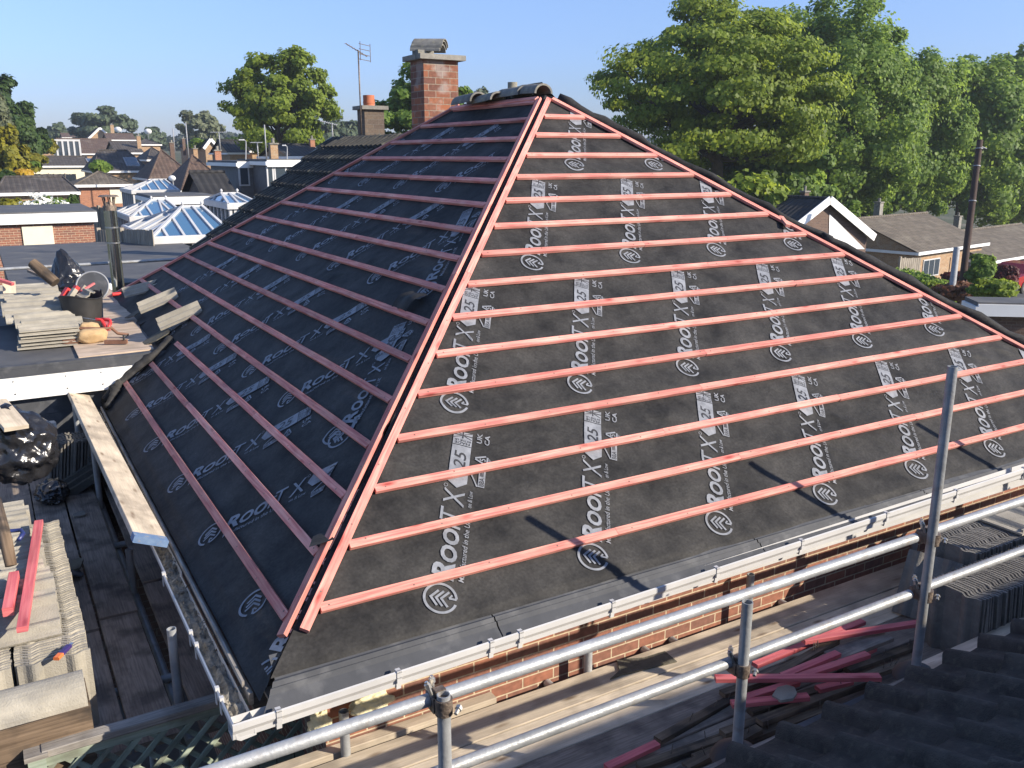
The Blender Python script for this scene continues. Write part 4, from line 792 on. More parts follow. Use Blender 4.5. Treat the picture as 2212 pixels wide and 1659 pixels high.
# black bag, dirty pole and lid behind the tiles
lump('rubbish_bag', H.hz(*D4(745, 400), ZF + .12), .24, BAG, 'open black rubbish bag behind the tiles on the flat roof', 'rubbish bag', 6, (1.0, .9, .9), .5, 2.4, ridged=True, sub=5, tip=(-.05, .05, .24)); lump('rubbish_bag', H.hz(*D4(800, 480), ZF + .06), .14, BAG, 'loose fold of black bag beside the rubble bucket', 'rubbish bag', 2, (1.3, .8, .8), .5, 3, ridged=True)
g0 = H.at(*D4(600, 400), 10.3); g1 = H.at(*D4(350, 185), 10.3); m = MB(); m.tube([g0, g0 + (g1 - g0) * .5, g1], [.06, .065, .06], 14); m.build('muddy_post', TIMB, None, smooth=40, label='mud-caked brown post poking up behind the tile row on the flat roof', cat='post')
offcut(H.at(*D4(305, 270), 10.6), H.at(*D4(480, 345), 10.4), 'thin grey stick across the muddy post on the flat roof', BOARDS, .03, .03)
c = H.at(*D4(1000, 440), 11.6); lid = thing('grey_lid', 'round dark grey lid leaning behind the black bag on the flat roof', 'lid', c); m = MB(); ax = np.array([-.25, -.9, .4]); ax /= np.linalg.norm(ax); m.tube([c - ax * .01, c + ax * .015], .20, 40); m.build('disc', GREY, lid, smooth=40)
m = MB(); ex = np.cross(ax, [0, 0, 1]); ex /= np.linalg.norm(ex); ey = np.cross(ex, ax); m.tube([c + ax * .01 + (ex * math.cos(t) + ey * math.sin(t)) * .195 for t in np.linspace(0, 6.283, 41)], .012, 8, cap=False); m.build('rim', LEAD, lid, smooth=True)
offcut(H.at(-6, 603, 9.2), H.at(28, 614, 9.2), 'red batten end at the left picture edge above the tiles', REDD, .05, .03); m = MB(); m.bar(H.at(19, 608, 9.3), H.at(21, 634, 9.3), .12, .02, up=(0, 1, 0)); m.build('board_offcut', BOARD, None, label='short pale board end hanging beside the leaning tile row', cat='timber offcut')
m = MB(); p = H.hz(-10, 690, ZF + .05); m.bx(p[0] - .3, p[0] + .32, p[1] - .2, p[1] + .3, ZF, ZF + .12); m.build('panel', LEAD, None, label='pale blue-grey panel lying at the left picture edge on the flat roof', cat='panel')
# scraps along the foot of the left slope
for k, (x, y, r, sd) in enumerate(((1370, 650, .14, 3), (1560, 810, .16, 5), (1690, 990, .17, 9), (1450, 740, .11, 14))):
    shard(*D4(x, y), ZF + .03 + .02 * k, r, MEMB if k == 1 else SCR, ('crumpled membrane scrap in the valley by the flat roof, far one', 'crumpled black membrane scrap in the valley by the flat roof, middle one', 'pale dusty membrane scrap at the near end of the valley by the flat roof', 'small dusty scrap between the loose tiles and the plywood')[k], sd, th=.01, tilt=.45, name='membrane_scrap', cat='membrane scrap')
c = H.hz(*D4(1265, 522), ZF + .1); m = MB(); m.tube([c + [-.06, 0, 0], c + [.05, .01, .0]], .025, 10); m.build('drink_can', REDP, None, smooth=40, label='small red and white can lying at the foot of the left slope', cat='can')
# three tiles laid out on the battens of the left slope
for (u0, v0), (u1, v1), lb in (((345, 703), (425, 655), 'nearest of the three loose tiles laid up the left slope'), ((303, 668), (375, 626), 'middle one of the three loose tiles laid up the left slope'), ((268, 635), (322, 595), 'farthest of the three loose tiles laid up the left slope')):
    r0 = ray(u0 + 4, v0); 
    def onL(u, v, h):
        r = ray(u, v); o = H.w((0, 0, 0)); n = np.array(H.w((-SP, 0, CP))) - np.array(H.w((0, 0, 0))); p0 = np.array(H.w(ls(0, 1, h))); return H.l(r * ((p0 @ n) / (r @ n)))
    p, q = onL(u0, v0, .12), onL(u1, v1, .035); d = q - p; L = np.linalg.norm(d); d /= L
    tile(TM, p + np.array([0, .12, .02]), (-.05, -1, -.22), d, lb, None, (.78, L / TL, 1.7))
# flue
fp = H.hz(255, 614, ZF); fl = thing('flue', 'tall shiny steel flue pipe with a cowl behind the flat roof', 'flue', (fp[0], fp[1], ZF))
top = H.at(231, 452, (np.array(H.w(fp)) @ FV)); zt_ = top[2]; SH = M('polished_steel', (.55, .55, .5), (.66, .66, .62), rough=.16, metal=1, scale=3, bump=.02, rvar=0, spot=(.25, .26, .16), spotscale=2.5, spotamt=.4)
m = MB(); m.tube([(fp[0], fp[1], ZF - .3), (fp[0], fp[1], zt_)], .092, 28); m.build('pipe', SH, fl, smooth=40)
m = MB()
for z in (ZF + .62, ZF + .85): m.tube([(fp[0], fp[1], z), (fp[0], fp[1], z + .02)], .096, 28)
m.build('joint_ring', STEEL, fl, smooth=40); m = MB(); m.tube([(fp[0], fp[1], zt_), (fp[0], fp[1], zt_ + .07)], .098, 24); m.tube([(fp[0], fp[1], zt_ + .07), (fp[0], fp[1], zt_ + .12)], [.075, .065], 20)
for k in range(8): t = k * .785; m.tube([(fp[0] + .07 * math.cos(t), fp[1] + .07 * math.sin(t), zt_ + .07), (fp[0] + .09 * math.cos(t), fp[1] + .09 * math.sin(t), zt_ + .2)], .008, 5)
m.tube([(fp[0], fp[1], zt_ + .2), (fp[0], fp[1], zt_ + .225)], [.15, .12], 24); m.build('cowl', RUST, fl, smooth=40)
rail('scaffold_rail', H.wb(-40, 584, 7.35), H.wb(520, 552, 7.35), 'thin horizontal scaffold tube running behind the flue and the flat roof', None)
# ------------------------------------------------------------------ the dark tiled roof the picture is taken from
EB, EZ, NP = -5.28, -2.545, .46; NRB = -7.95
nb = thing('neighbour_bungalow', 'shaded dark tiled roof in the bottom right corner, next to the walkway', 'house', (0, -8, GROUND))
cn = 1 / math.hypot(1, NP); RO = .30; GA = .345
def nprof(x):
    t = (x / RO) % 1.0; r = 0
    if t < .38: r = .068 * math.sin(math.pi * t / .38) ** .62
    else: r = .006 * (1 - math.sin(math.pi * (t - .36) / .64))
    return r
def nroof():
    m = MB(); nc = 9; xs = np.arange(-6.3, 5.0, RO / 14)
    for c in range(nc):
        s0, s1 = c * GA - .03, (c + 1) * GA
        P = []; 
        for x in xs:
            wob = .006 * noise.noise((math.floor(x / RO) * 3.7, c * 2.3, 0)); sh = (c % 2) * .012
            h = nprof(x + sh) + wob
            for s, e in ((s0 + .012, -.012), (s0, .010), (s0 + .005, .024), (s0 + .14, .02), (s1, .004)):
                hh = (h if e > 0 else h - .0) + e - (s - s0) * .07
                P.append((x, EB - s * cn + hh * NP * cn, EZ + s * NP * cn + hh * cn))
        n = len(xs); m.add(P, [(i*5+j, (i+1)*5+j, (i+1)*5+j+1, i*5+j+1) for i in range(n-1) for j in range(4)])
    return m
NT = M('roof_tile_granular', (.024, .0235, .022), (.074, .070, .061), rough=.95, scale=9, detail=10, bump=.9, bscale=160, spot=(.13, .125, .095), spotscale=30, spotamt=.35, rvar=0)
nroof().build('roof', NT, nb, smooth=50)
m = MB(); m.face([(-6.3, EB, EZ - .02), (5.0, EB, EZ - .02), (5.0, NRB, EZ - .02 + (EB - NRB) * NP), (-6.3, NRB, EZ - .02 + (EB - NRB) * NP)][::-1]); m.face([(-6.3, 2 * NRB - EB, EZ), (5.0, 2 * NRB - EB, EZ), (5.0, NRB, EZ - .0 + (EB - NRB) * NP), (-6.3, NRB, EZ + (EB - NRB) * NP)]); m.build('roof_underside', NT, nb)
m = MB(); m.bx(-6.2, 4.9, -8.9, -8.05, EZ + .8, -.50); m.bx(-6.3, 5.0, -8.95, -8.0, -.50, -.44); m.build('added_shade_wall', BRK, nb)  # unseen wall added behind the camera to keep this roof in shade
m = MB(); m.bx(-6.1, 4.8, 2 * NRB - EB + .3, EB - .3, GROUND, EZ); m.build('wall', BRK, nb)
m = MB(); m.bx(-6.3, 3.9, EB + .035, EB + .047, EZ - .06, EZ - .018); m.build('gutter', UPVC, nb); m = MB(); m.bx(-2.05, -1.98, EB + .02, EB + .06, EZ - .05, EZ - .01); m.build('cable_clip', UPVC, nb)
# ================================================================== houses around
RT_DK = rooftile('roof_dark_brown', (.045, .038, .034), (.085, .072, .062), spot=(.15, .14, .125))
RT_BR = rooftile('roof_brown', (.075, .048, .036), (.13, .085, .062), spot=(.16, .13, .10))
RT_GY = rooftile('roof_grey_brown', (.085, .068, .05), (.145, .12, .09), spot=(.19, .165, .125))
RT_RD = rooftile('roof_red', (.20, .07, .05), (.28, .10, .07))
RT_BK = rooftile('roof_black', (.016, .016, .017), (.035, .034, .034), bump=.9)
BRK_T = brick('tan_brick', (.36, .22, .11), (.28, .16, .08), (.40, .34, .25), stain=(.42, .36, .26), stainamt=.3); BRK_O = brick('orange_brick', (.38, .15, .075), (.28, .11, .06), (.42, .33, .24)); BRK_D = brick('dark_brick', (.14, .085, .06), (.10, .06, .045), (.16, .13, .1))
GLS = glass('window_glass', (.03, .045, .06)); GLB_ = glass('conservatory_glass', (.06, .15, .25), .10); CREAM = M('cream_paint', (.70, .62, .46), (.76, .69, .53), rough=.6, scale=3, bump=.03, rvar=0)
CLAD = M('grey_cladding', (.10, .10, .10), (.15, .15, .148), rough=.8, scale=6, bump=.2, rvar=0); POT = M('terracotta', (.42, .12, .05), (.52, .17, .08), rough=.8, scale=10, bump=.2)
FENCEW = wood('fence_wood', (.22, .19, .15), (.36, .32, .26), rough=.9)
def quadr(m, P, udir, mi=0):
    """roof plane: uv.x along the eave, uv.y up the slope"""
    P = [np.array(p, float) for p in P]; ud = np.array(udir, float); ud /= np.linalg.norm(ud); n = np.cross(P[1] - P[0], P[2] - P[0]); n /= np.linalg.norm(n); vd = np.cross(n, ud)
    m.face(P, [((p @ ud), (p @ vd)) for p in P], mi)
def far_house(name, label, u0, u1, ve, vr, d, dep, wallmat, roofmat, kind='hip', ang=ANG, chim=None, win=(), sky=(), group=None, fascia=True, rl=None, base=None, cat='house', ov=.25, doors=()):
    """front eave from pixel (u0,ve) at distance d to column u1; ridge at row vr; dep metres deep; x along the front, y away"""
    o = at(u0, ve, d); f = Frame(ang, o[:2]); ze = o[2]
    Wd = f.wb(u1, ve, 0)[0]; x0, x1 = (0, Wd) if Wd > 0 else (Wd, 0)
    if kind in ('hip', 'gable'): zr = f.wb((u0 + u1) / 2, vr, dep / 2)[2]
    elif kind == 'endgable': zr = f.wb((u0 + u1) / 2, vr, 0)[2]
    else: zr = ze
    zb = base if base is not None else gz(*f.w(((x0 + x1) / 2, dep / 2, 0))[:2]) - .3
    t = thing(name, label, cat, ((x0 + x1) / 2, dep / 2, zb), f, group)
    m = MB(); m.bx(x0 + ov, x1 - ov, ov, dep - ov, zb, ze - .05)
    if kind == 'gable':
        for x in (x0 + ov, x1 - ov): m.face([(x, ov, ze - .05), (x, dep - ov, ze - .05), (x, dep / 2, zr - .12)])
    if kind == 'endgable':
        for y in (ov, dep - ov): m.face([(x0 + ov, y, ze - .05), (x1 - ov, y, ze - .05), ((x0 + x1) / 2, y, zr - .15)])
    wl = m.build('wall', wallmat, t)
    m = MB(); th = .0
    if kind == 'hip':
        h = min(dep / 2, (x1 - x0) / 2) if rl is None else (x1 - x0 - rl) / 2
        A, B, C_, D_ = (x0, 0, ze), (x1, 0, ze), (x1, dep, ze), (x0, dep, ze); R, Q = (x0 + h, dep / 2, zr), (x1 - h, dep / 2, zr)
        quadr(m, [A, B, Q, R], (1, 0, 0)); quadr(m, [C_, D_, R, Q], (-1, 0, 0)); quadr(m, [D_, A, R], (0, -1, 0)); quadr(m, [B, C_, Q], (0, 1, 0))
        if x1 - x0 - 2 * h > .3: m.tube([R, Q], .10, 8)
        for p, q in ((A, R), (B, Q)): m.tube([p, q], .07, 6)
    elif kind == 'gable':
        quadr(m, [(x0, 0, ze), (x1, 0, ze), (x1, dep/2, zr), (x0, dep/2, zr)], (1, 0, 0)); quadr(m, [(x1, dep, ze), (x0, dep, ze), (x0, dep/2, zr), (x1, dep/2, zr)], (-1, 0, 0)); m.tube([(x0, dep/2, zr), (x1, dep/2, zr)], .10, 8)
    elif kind == 'endgable':
        xm = (x0 + x1) / 2
        quadr(m, [(x0, dep, ze), (x0, 0, ze), (xm, 0, zr), (xm, dep, zr)], (0, -1, 0)); quadr(m, [(x1, 0, ze), (x1, dep, ze), (xm, dep, zr), (xm, 0, zr)], (0, 1, 0)); m.tube([(xm, 0, zr), (xm, dep, zr)], .1, 8)
    else: m.bx(x0, x1, 0, dep, ze - .02, ze + .1)
    rf = m.build('roof', roofmat, t)
    if fascia:
        m = MB(); m.bx(x0, x1, -.06, .0, ze - .22 if kind == 'flat' else ze - .16, ze + (.02 if kind != 'flat' else .06)); m.bx(x0 - .06, x0, -.06, dep, ze - .16, ze + .0)
        if kind == 'endgable':
            m = MB(); xm = (x0 + x1) / 2
            for x in (x0, x1): m.bar((x, -.03, ze - .08), (xm, -.03, zr - .04), .05, .36, up=(0, 0, 1))
        m.build('bargeboard' if kind == 'endgable' else 'fascia', WHITE, t)
    def front(u, v): return f.wb(u, v, ov)
    for (ua, ub, va, vb) in win:
        p, q = front(ua, vb), front(ub, va); m = MB(); m.bx(p[0], q[0], ov - .05, ov + .01, p[2], q[2]); w = m.build('window', UPVC, wl if False else t); m = MB(); b = .07; n = max(1, int(round((q[0] - p[0]) / .7)))
        for k in range(n): w_ = (q[0] - p[0] - b) / n; m.bx(p[0] + b + k * w_, p[0] + (k + 1) * w_, ov - .06, ov - .052, p[2] + b, q[2] - b)
        m.build('pane', GLS, w)
    for (ua, ub, va, vb, mt) in doors:
        p, q = front(ua, vb), front(ub, va); m = MB(); m.bx(p[0], q[0], ov - .04, ov + .01, max(p[2], zb), q[2]); m.build('door', mt, t)
    sl = (zr - ze) / (dep / 2) if kind in ('hip', 'gable') else 0
    for (u, v, w_, l_) in sky:
        # where the view ray meets the front roof plane
        r = ray(u, v); oo = np.array(f.w((0, 0, 0))); ex = np.array(f.w((0, 1, 0))) - oo; n = np.array([0, 0, 1.]) - ex * sl; p0 = np.array(f.w((0, 0, ze))); c = f.l(r * ((p0 @ n) / (r @ n)))
        cs = 1 / math.hypot(1, sl); e = np.array([0, cs, sl * cs]); m = MB(); m.bar(c - e * l_ / 2, c + e * l_ / 2, w_, .14, up=(0, -sl, 1)); s_ = m.build('skylight', LEAD, rf); m = MB(); m.bar(c - e * (l_ / 2 - .1), c + e * (l_ / 2 - .1), w_ - .2, .16, up=(0, -sl, 1)); m.build('pane', GLS, s_)
    for ch in (chim or ()):
        u, vt, vb, wpx, dd, mt = ch[:6]; c = f.at(u, vb, dd); zt = f.l(at(u, vt, dd))[2]; w_ = wpx * dd / FX
        m = MB(); m.bx(c[0] - w_/2, c[0] + w_/2, c[1], c[1] + w_, c[2] - 1.2, zt); c_ = m.build('chimney', mt, rf); m = MB(); m.bx(c[0] - w_/2 - .05, c[0] + w_/2 + .05, c[1] - .05, c[1] + w_ + .05, zt - .002, zt + .07); m.tube([(c[0], c[1] + w_/2, zt + .07), (c[0], c[1] + w_/2, zt + .3)], w_ * .22, 10); m.build('chimney_pot', STONE, c_)
    return t
# the next house behind: dark rolled tiles seen over the back hip
rv = H.at(724, 302, np.dot(np.array([-2.35, 12.3, .2]) * 1.13, FV)); vv = H.at(434, 520, np.dot(np.array([-4.04, 11.66, -1.05]) * 1.13, FV))
ns = thing('old_tiled_house', 'house with dark lichened rolled roof tiles just behind the back hip', 'house', (rv[0], rv[1], GROUND))
e0 = np.array([vv[0], vv[1], vv[2]]); r0 = np.array([rv[0], rv[1], rv[2]]); dn = (e0 - r0); dn[1] = 0; L_ = np.linalg.norm(dn); dn /= L_; nn = np.array([dn[2], 0, -dn[0]]); nn = nn if nn[2] > 0 else -nn
m = MB(); YB, YF = r0[1], r0[1] - 5.2; rows = 20; g_ = .30; ys = np.arange(YF, YB + .001, .0275)
for c in range(rows):
    P = []
    for y in ys:
        t = ((YB - y) / .165) % 1; h = .065 * max(0, math.sin(2 * math.pi * t)) ** .8 if t < .5 else 0
        h += .01 * noise.noise((math.floor((YB - y) / .165) * 1.7, c * 3.1, 4))
        for s, e in ((c * g_, 0), ((c + 1) * g_, .045), ((c + 1) * g_ - .003, -.01)): p = np.array([r0[0], y, r0[2]]) + dn * s + nn * (h + e); P.append(p)
    n = len(ys); m.add(P, [(i*3+j, i*3+j+1, (i+1)*3+j+1, (i+1)*3+j) for i in range(n-1) for j in range(2)])
OLDT = M('old_roof_tile', (.030, .029, .026), (.07, .066, .055), rough=.95, scale=5, bump=.6, bscale=60, spot=(.20, .185, .13), spotscale=6, spotamt=.6, rvar=0)
m.build('roof', OLDT, ns, smooth=50)
m = MB(); m.tube([(r0[0], YF, r0[2] - .06), (r0[0], YB + .05, r0[2] - .06)], .10, 12); m.build('ridge', OLDT, ns, smooth=True)
m = MB()
for c in range(20): p = r0 + dn * (c * .30 + .15) + nn * .03; m.bar(p + [0, .04, 0] - dn * .15, p + [0, .04, 0] + dn * .15 + nn * .02, .10, .05, up=nn)
m.build('verge_tile', TILE, ns)
m = MB(); m.face([r0 + [0, 0, -.05], r0 + dn * 6 + [0, 0, -.05], r0 + dn * 6 + [0, 0, -2.5], r0 + [0, 0, -5]]); m.bx(r0[0] + dn[0] * 6 + .3, r0[0] + 4.5, YF, YB - .1, GROUND, r0[2] + dn[2] * 6); m.face([(r0[0], YF, r0[2]), (r0[0], YB, r0[2]), (r0[0] + 5, YB, r0[2] - 3.4), (r0[0] + 5, YF, r0[2] - 3.4)]); m.build('wall', BRK_D, ns)
c = H.at(790, 312, 17.2); zt = H.at(812, 237, 17.2)[2]; w1 = .40
m = MB(); m.bx(c[0] - .0, c[0] + w1, c[1], c[1] + .38, -1.0, zt); cs_ = m.build('chimney', brick('sooty_brick', (.13, .095, .065), (.085, .06, .045), (.12, .1, .08), rh=.085), ns)
m = MB(); m.bx(c[0] - .07, c[0] + w1 + .07, c[1] - .07, c[1] + .45, zt, zt + .07); m.build('chimney_cap', STONE, cs_); m = MB(); m.tube([(c[0] + .17, c[1] + .18, zt + .07), (c[0] + .17, c[1] + .18, zt + .27)], .11, 18); m.tube([(c[0] + .17, c[1] + .18, zt + .12), (c[0] + .17, c[1] + .18, zt + .15)], .115, 18); m.build('chimney_pot', POT, cs_, smooth=40)
def aerial(u, vb, vt, d, label, boom=(-12, 14, 0), grid=True, mat=RUST, r=.02, tilt=0, fr=W0):
    p, q = at(u, vb, d), at(u, vt, d); q = np.array([p[0] + (q[0] - p[0]), p[1], q[2]]); t = thing('tv_aerial', label, 'aerial', p, fr)
    m = MB(); m.tube([p, q], r, 8); m.build('mast', mat, t, smooth=True); m = MB(); px = d / FX
    if boom:
        e = np.array([px, 0, 0]); a0, a1 = q + e * boom[0] + np.array([0, 0, -boom[2] * px]), q + e * boom[1] + np.array([0, 0, boom[2] * px]); m.tube([a0, a1], r * .7, 6)
        for k in range(9): c = a0 + (a1 - a0) * k / 8; m.tube([c + [0, -.12, -.02], c + [0, .12, .02]], r * .35, 5)
        if grid:
            c = q + e * (boom[1] if abs(boom[1]) < abs(boom[0]) else boom[0]); c = q + e * 8
            for k in range(4): m.tube([c + [-.02, -.2, -.18 + .09 * k], c + [14 * px, .2, -.18 + .09 * k]], r * .45, 5)
            for s in (0, 1): m.tube([c + [14 * px * s, .2 * (2 * s - 1), -.2], c + [14 * px * s, .2 * (2 * s - 1), .13]], r * .45, 5)
        m.build('antenna', mat, t)
    return t
aerial(781, 290, 113, 17.0, 'tall television aerial with slanted boom on the sooty chimney behind the hip', boom=(-26, 18, -13), mat=RUST, r=.014)
# ---- gardens to the left: garage, fences, conservatories, bungalows
far_house('brick_garage', 'flat-roofed red brick garage with wide white fascia and a cream door', -60, 210, 470, 470, 24, 4.5, BRK, FELT, 'flat', win=(), doors=((56, 113, 487, 560, CREAM),), cat='garage', ov=.1)
far_house('long_flat_roof', 'long dark flat roof beyond the flue, lower than the tiled stacks', 26, 560, 640, 640, 14.2, 8.2, BRK_T, FELT, 'flat', cat='flat-roofed building', fascia=False, ov=.05)
far_house('white_outbuilding', 'low outbuilding with white fascia between the conservatories', 330, 470, 430, 430, 34, 4, CLAD, FELT, 'flat', cat='outbuilding')
def fence(u0, u1, vt, d0, d1, h, label, mat=FENCEW):
    p, q = at(u0, vt, d0), at(u1, vt, d1); t = thing('wooden_fence', label, 'fence', (p + q) / 2, W0); d = q - p; L_ = np.linalg.norm(d[:2]); n = int(L_ / .15); m = MB(); ang = math.atan2(d[1], d[0]); e = np.array([math.cos(ang), math.sin(ang), 0]); nrm = np.array([-e[1], e[0], 0])
    for k in range(n): c = p + d * (k + .5) / n; m.bar(c - [0, 0, h], c + [0, 0, random.uniform(-.02, .02)], .135, .02, up=nrm)
    m.build('boarding', mat, t); m = MB()
    for k in range(0, n + 1, 12): c = p + d * k / n; m.bar(c - [0, 0, h], c + [0, 0, .06], .1, .1, up=nrm)
    m.build('post', mat, t); return t
fence(212, 262, 497, 23, 22, 2.0, 'weathered board fence right of the red brick garage'); fence(262, 330, 497, 22, 21, 2.0, 'weathered board fence panel behind the steel flue'); fence(150, 290, 447, 36, 34, 1.8, 'pale low fence behind the white flowering shrub'); fence(36, 164, 376, 80, 78, 1.8, 'grey fence in front of the low roof with two skylights'); fence(-20, 36, 374, 78, 80, 2.0, 'slatted grey fence at the left picture edge')
def conservatory(label, ul, um, ur, ve, ut, vt, d, dep, glassm=GLB_, group='white conservatories', nb_=4, fin=True):
    """white-framed glass hip roof: front eave ul..ur at row ve, top at (ut,vt)"""
    o = at(um, ve, d); f = Frame(ANG, o[:2]); ze = o[2]; x1 = f.wb(ur, ve, 0)[0]; top = f.wb(ut, vt, dep / 2); zr = top[2]; xm = min(max(top[0], .8), x1 - .5); zb = GROUND
    t = thing('conservatory', label, 'conservatory', (x1 / 2, dep / 2, zb), f, group); A, B, C_, D_ = np.array([0, 0, ze]), np.array([x1, 0, ze]), np.array([x1, dep, ze]), np.array([0, dep, ze]); R, Q = np.array([xm - .25, dep / 2, zr]), np.array([xm + .25, dep / 2, zr])
    m = MB(); m.face([A, B, Q, R]); m.face([C_, D_, R, Q]); m.face([D_, A, R]); m.face([B, C_, Q]); m.build('glass_roof', glassm, t)
    m = MB()
    for p, q in ((A, R), (B, Q), (C_, Q), (D_, R), (R, Q), (A, B), (B, C_), (C_, D_), (D_, A)): m.bar(p + [0, 0, .02], q + [0, 0, .02], .075, .06)
    for k in range(1, nb_ + 1):
        s = k / (nb_ + 1); p = A + (B - A) * s; tt = min(1, min(s, 1 - s) * 2.3 + .0); q = A + (R - A) * min(1, s / max(.05, R[0] / x1)) if s * x1 < R[0] else (B + (Q - B) * min(1, (1 - s) / max(.05, 1 - Q[0] / x1)) if s * x1 > Q[0] else (R + Q) / 2); m.bar(p + [0, 0, .02], q + [0, 0, .02], .06, .05)
        p = D_ + (A - D_) * s; q = D_ + (R - D_) * min(1, s * 2) if s < .5 else A + (R - A) * min(1, (1 - s) * 2); m.bar(p + [0, 0, .03], q + [0, 0, .03], .06, .05)
    m.bx(-.06, x1 + .06, -.07, .0, ze - .14, ze + .03); m.bx(-.07, .0, -.06, dep, ze - .14, ze + .03)
    if fin:
        for p in (R, Q): m.tube([p, p + [0, 0, .06], p + [0, 0, .09], p + [0, 0, .12], p + [0, 0, .16]], [.025, .025, .045, .045, .01], 8)
    m.build('frame', UPVC, t)
    m = MB(); m.bx(.05, x1 - .05, .05, dep - .05, zb, ze - .14); m.build('wall', GLS, t); m = MB()
    for k in range(7): x = .05 + (x1 - .1) * k / 6; m.bx(x - .04, x + .04, .0, .049, zb, ze - .14); y = .05 + (dep - .1) * k / 6; m.bx(0, .049, y - .04, y + .04, zb, ze - .14)
    m.build('mullion', UPVC, t); return t
conservatory('nearest white conservatory with large blue glass roof panes beside the steel flue', 290, 326, 506, 516, 448, 446, 21.5, 4.6, nb_=4)
conservatory('middle white conservatory with twin finials behind the nearest one', 252, 283, 402, 470, 358, 432, 30, 4.2)
conservatory('farthest white conservatory in front of the brown pyramid roofs', 276, 286, 386, 413, 344, 388, 44, 4.0, fin=False)
conservatory('small dark-framed conservatory under the grey-clad dormer', 466, 494, 560, 442, 525, 418, 27, 3.2, nb_=2)
far_house('hip_garage', 'low mossy dark hip roof over tan brick at the left edge, behind the white flowers', -12, 174, 418, 382, 52, 5.5, BRK_T, RT_DK, 'hip', rl=3.2, ov=.3)
far_house('hip_garage', 'grey hip-roofed brick garage with a cream door, left of the far conservatory', 160, 292, 400, 370, 62, 6, BRK_O, RT_GY, 'hip', doors=((240, 266, 407, 440, CREAM),), ov=.3)
far_house('bungalow', 'dark roofed bungalow with two small skylights behind the grey fence', 46, 190, 359, 338, 92, 8, CREAM, RT_DK, 'hip', sky=((91, 348, .8, 1.5), (196 - 1, 347, .8, 1.5)), rl=7)
far_house('bungalow', 'large dark hip-roofed bungalow with one big skylight, behind the grey garage', 200, 326, 370, 325, 82, 10, BRK_T, RT_DK, 'hip', sky=((284, 350, 1.2, 2.2),), rl=2.6)
far_house('bungalow', 'brown tiled bungalow with a white-framed glazed dormer in its roof', 132, 255, 332, 300, 125, 12, BRK_T, RT_BR, 'gable')
o = at(123, 332, 118); f_ = Frame(ANG, o[:2]); dm = thing('glazed_dormer', 'white-framed glazed dormer on the brown tiled roof far left', 'dormer', (2, 1, o[2]), f_)
x1 = f_.wb(176, 332, 0)[0]; m = MB(); m.bx(0, x1, .1, 3, o[2] - 1, o[2] + 1.6); m.build('wall', GLS, dm); m = MB(); m.bx(-.1, x1, .0, 3.1, o[2] + 1.6, o[2] + 1.85)
for k in range(5): x = (x1 - .2) * k / 4; m.bx(x, x + .22, 0, .09, o[2] - 1, o[2] + 1.6)
m.build('frame', UPVC, dm)
far_house('bungalow', 'brown pyramid roof left of two, beside the roof with the large skylight', 322, 425, 387, 324, 68, 8, BRK_T, RT_BR, 'hip', chim=((424, 322, 345, 9, 73, BRK_T),))
far_house('bungalow', 'brown pyramid roof with a tall orange brick chimney, right of the two', 392, 508, 412, 335, 54, 8, BRK_T, RT_BR, 'hip', chim=((474, 326, 366, 13, 57, BRK_O),))
far_house('bungalow', 'tan-gabled roof with a square chimney beyond the large skylight roof', 250, 312, 330, 306, 110, 11, BRK_T, RT_DK, 'gable', chim=((301, 294, 312, 8, 113, BRK_T),))
far_house('bungalow', 'dark steep roof with a dark chimney just left of the brown pyramid roofs', 318, 372, 345, 318, 92, 9, BRK_D, RT_DK, 'hip', chim=((373, 309, 330, 9, 92, BRK_D),))
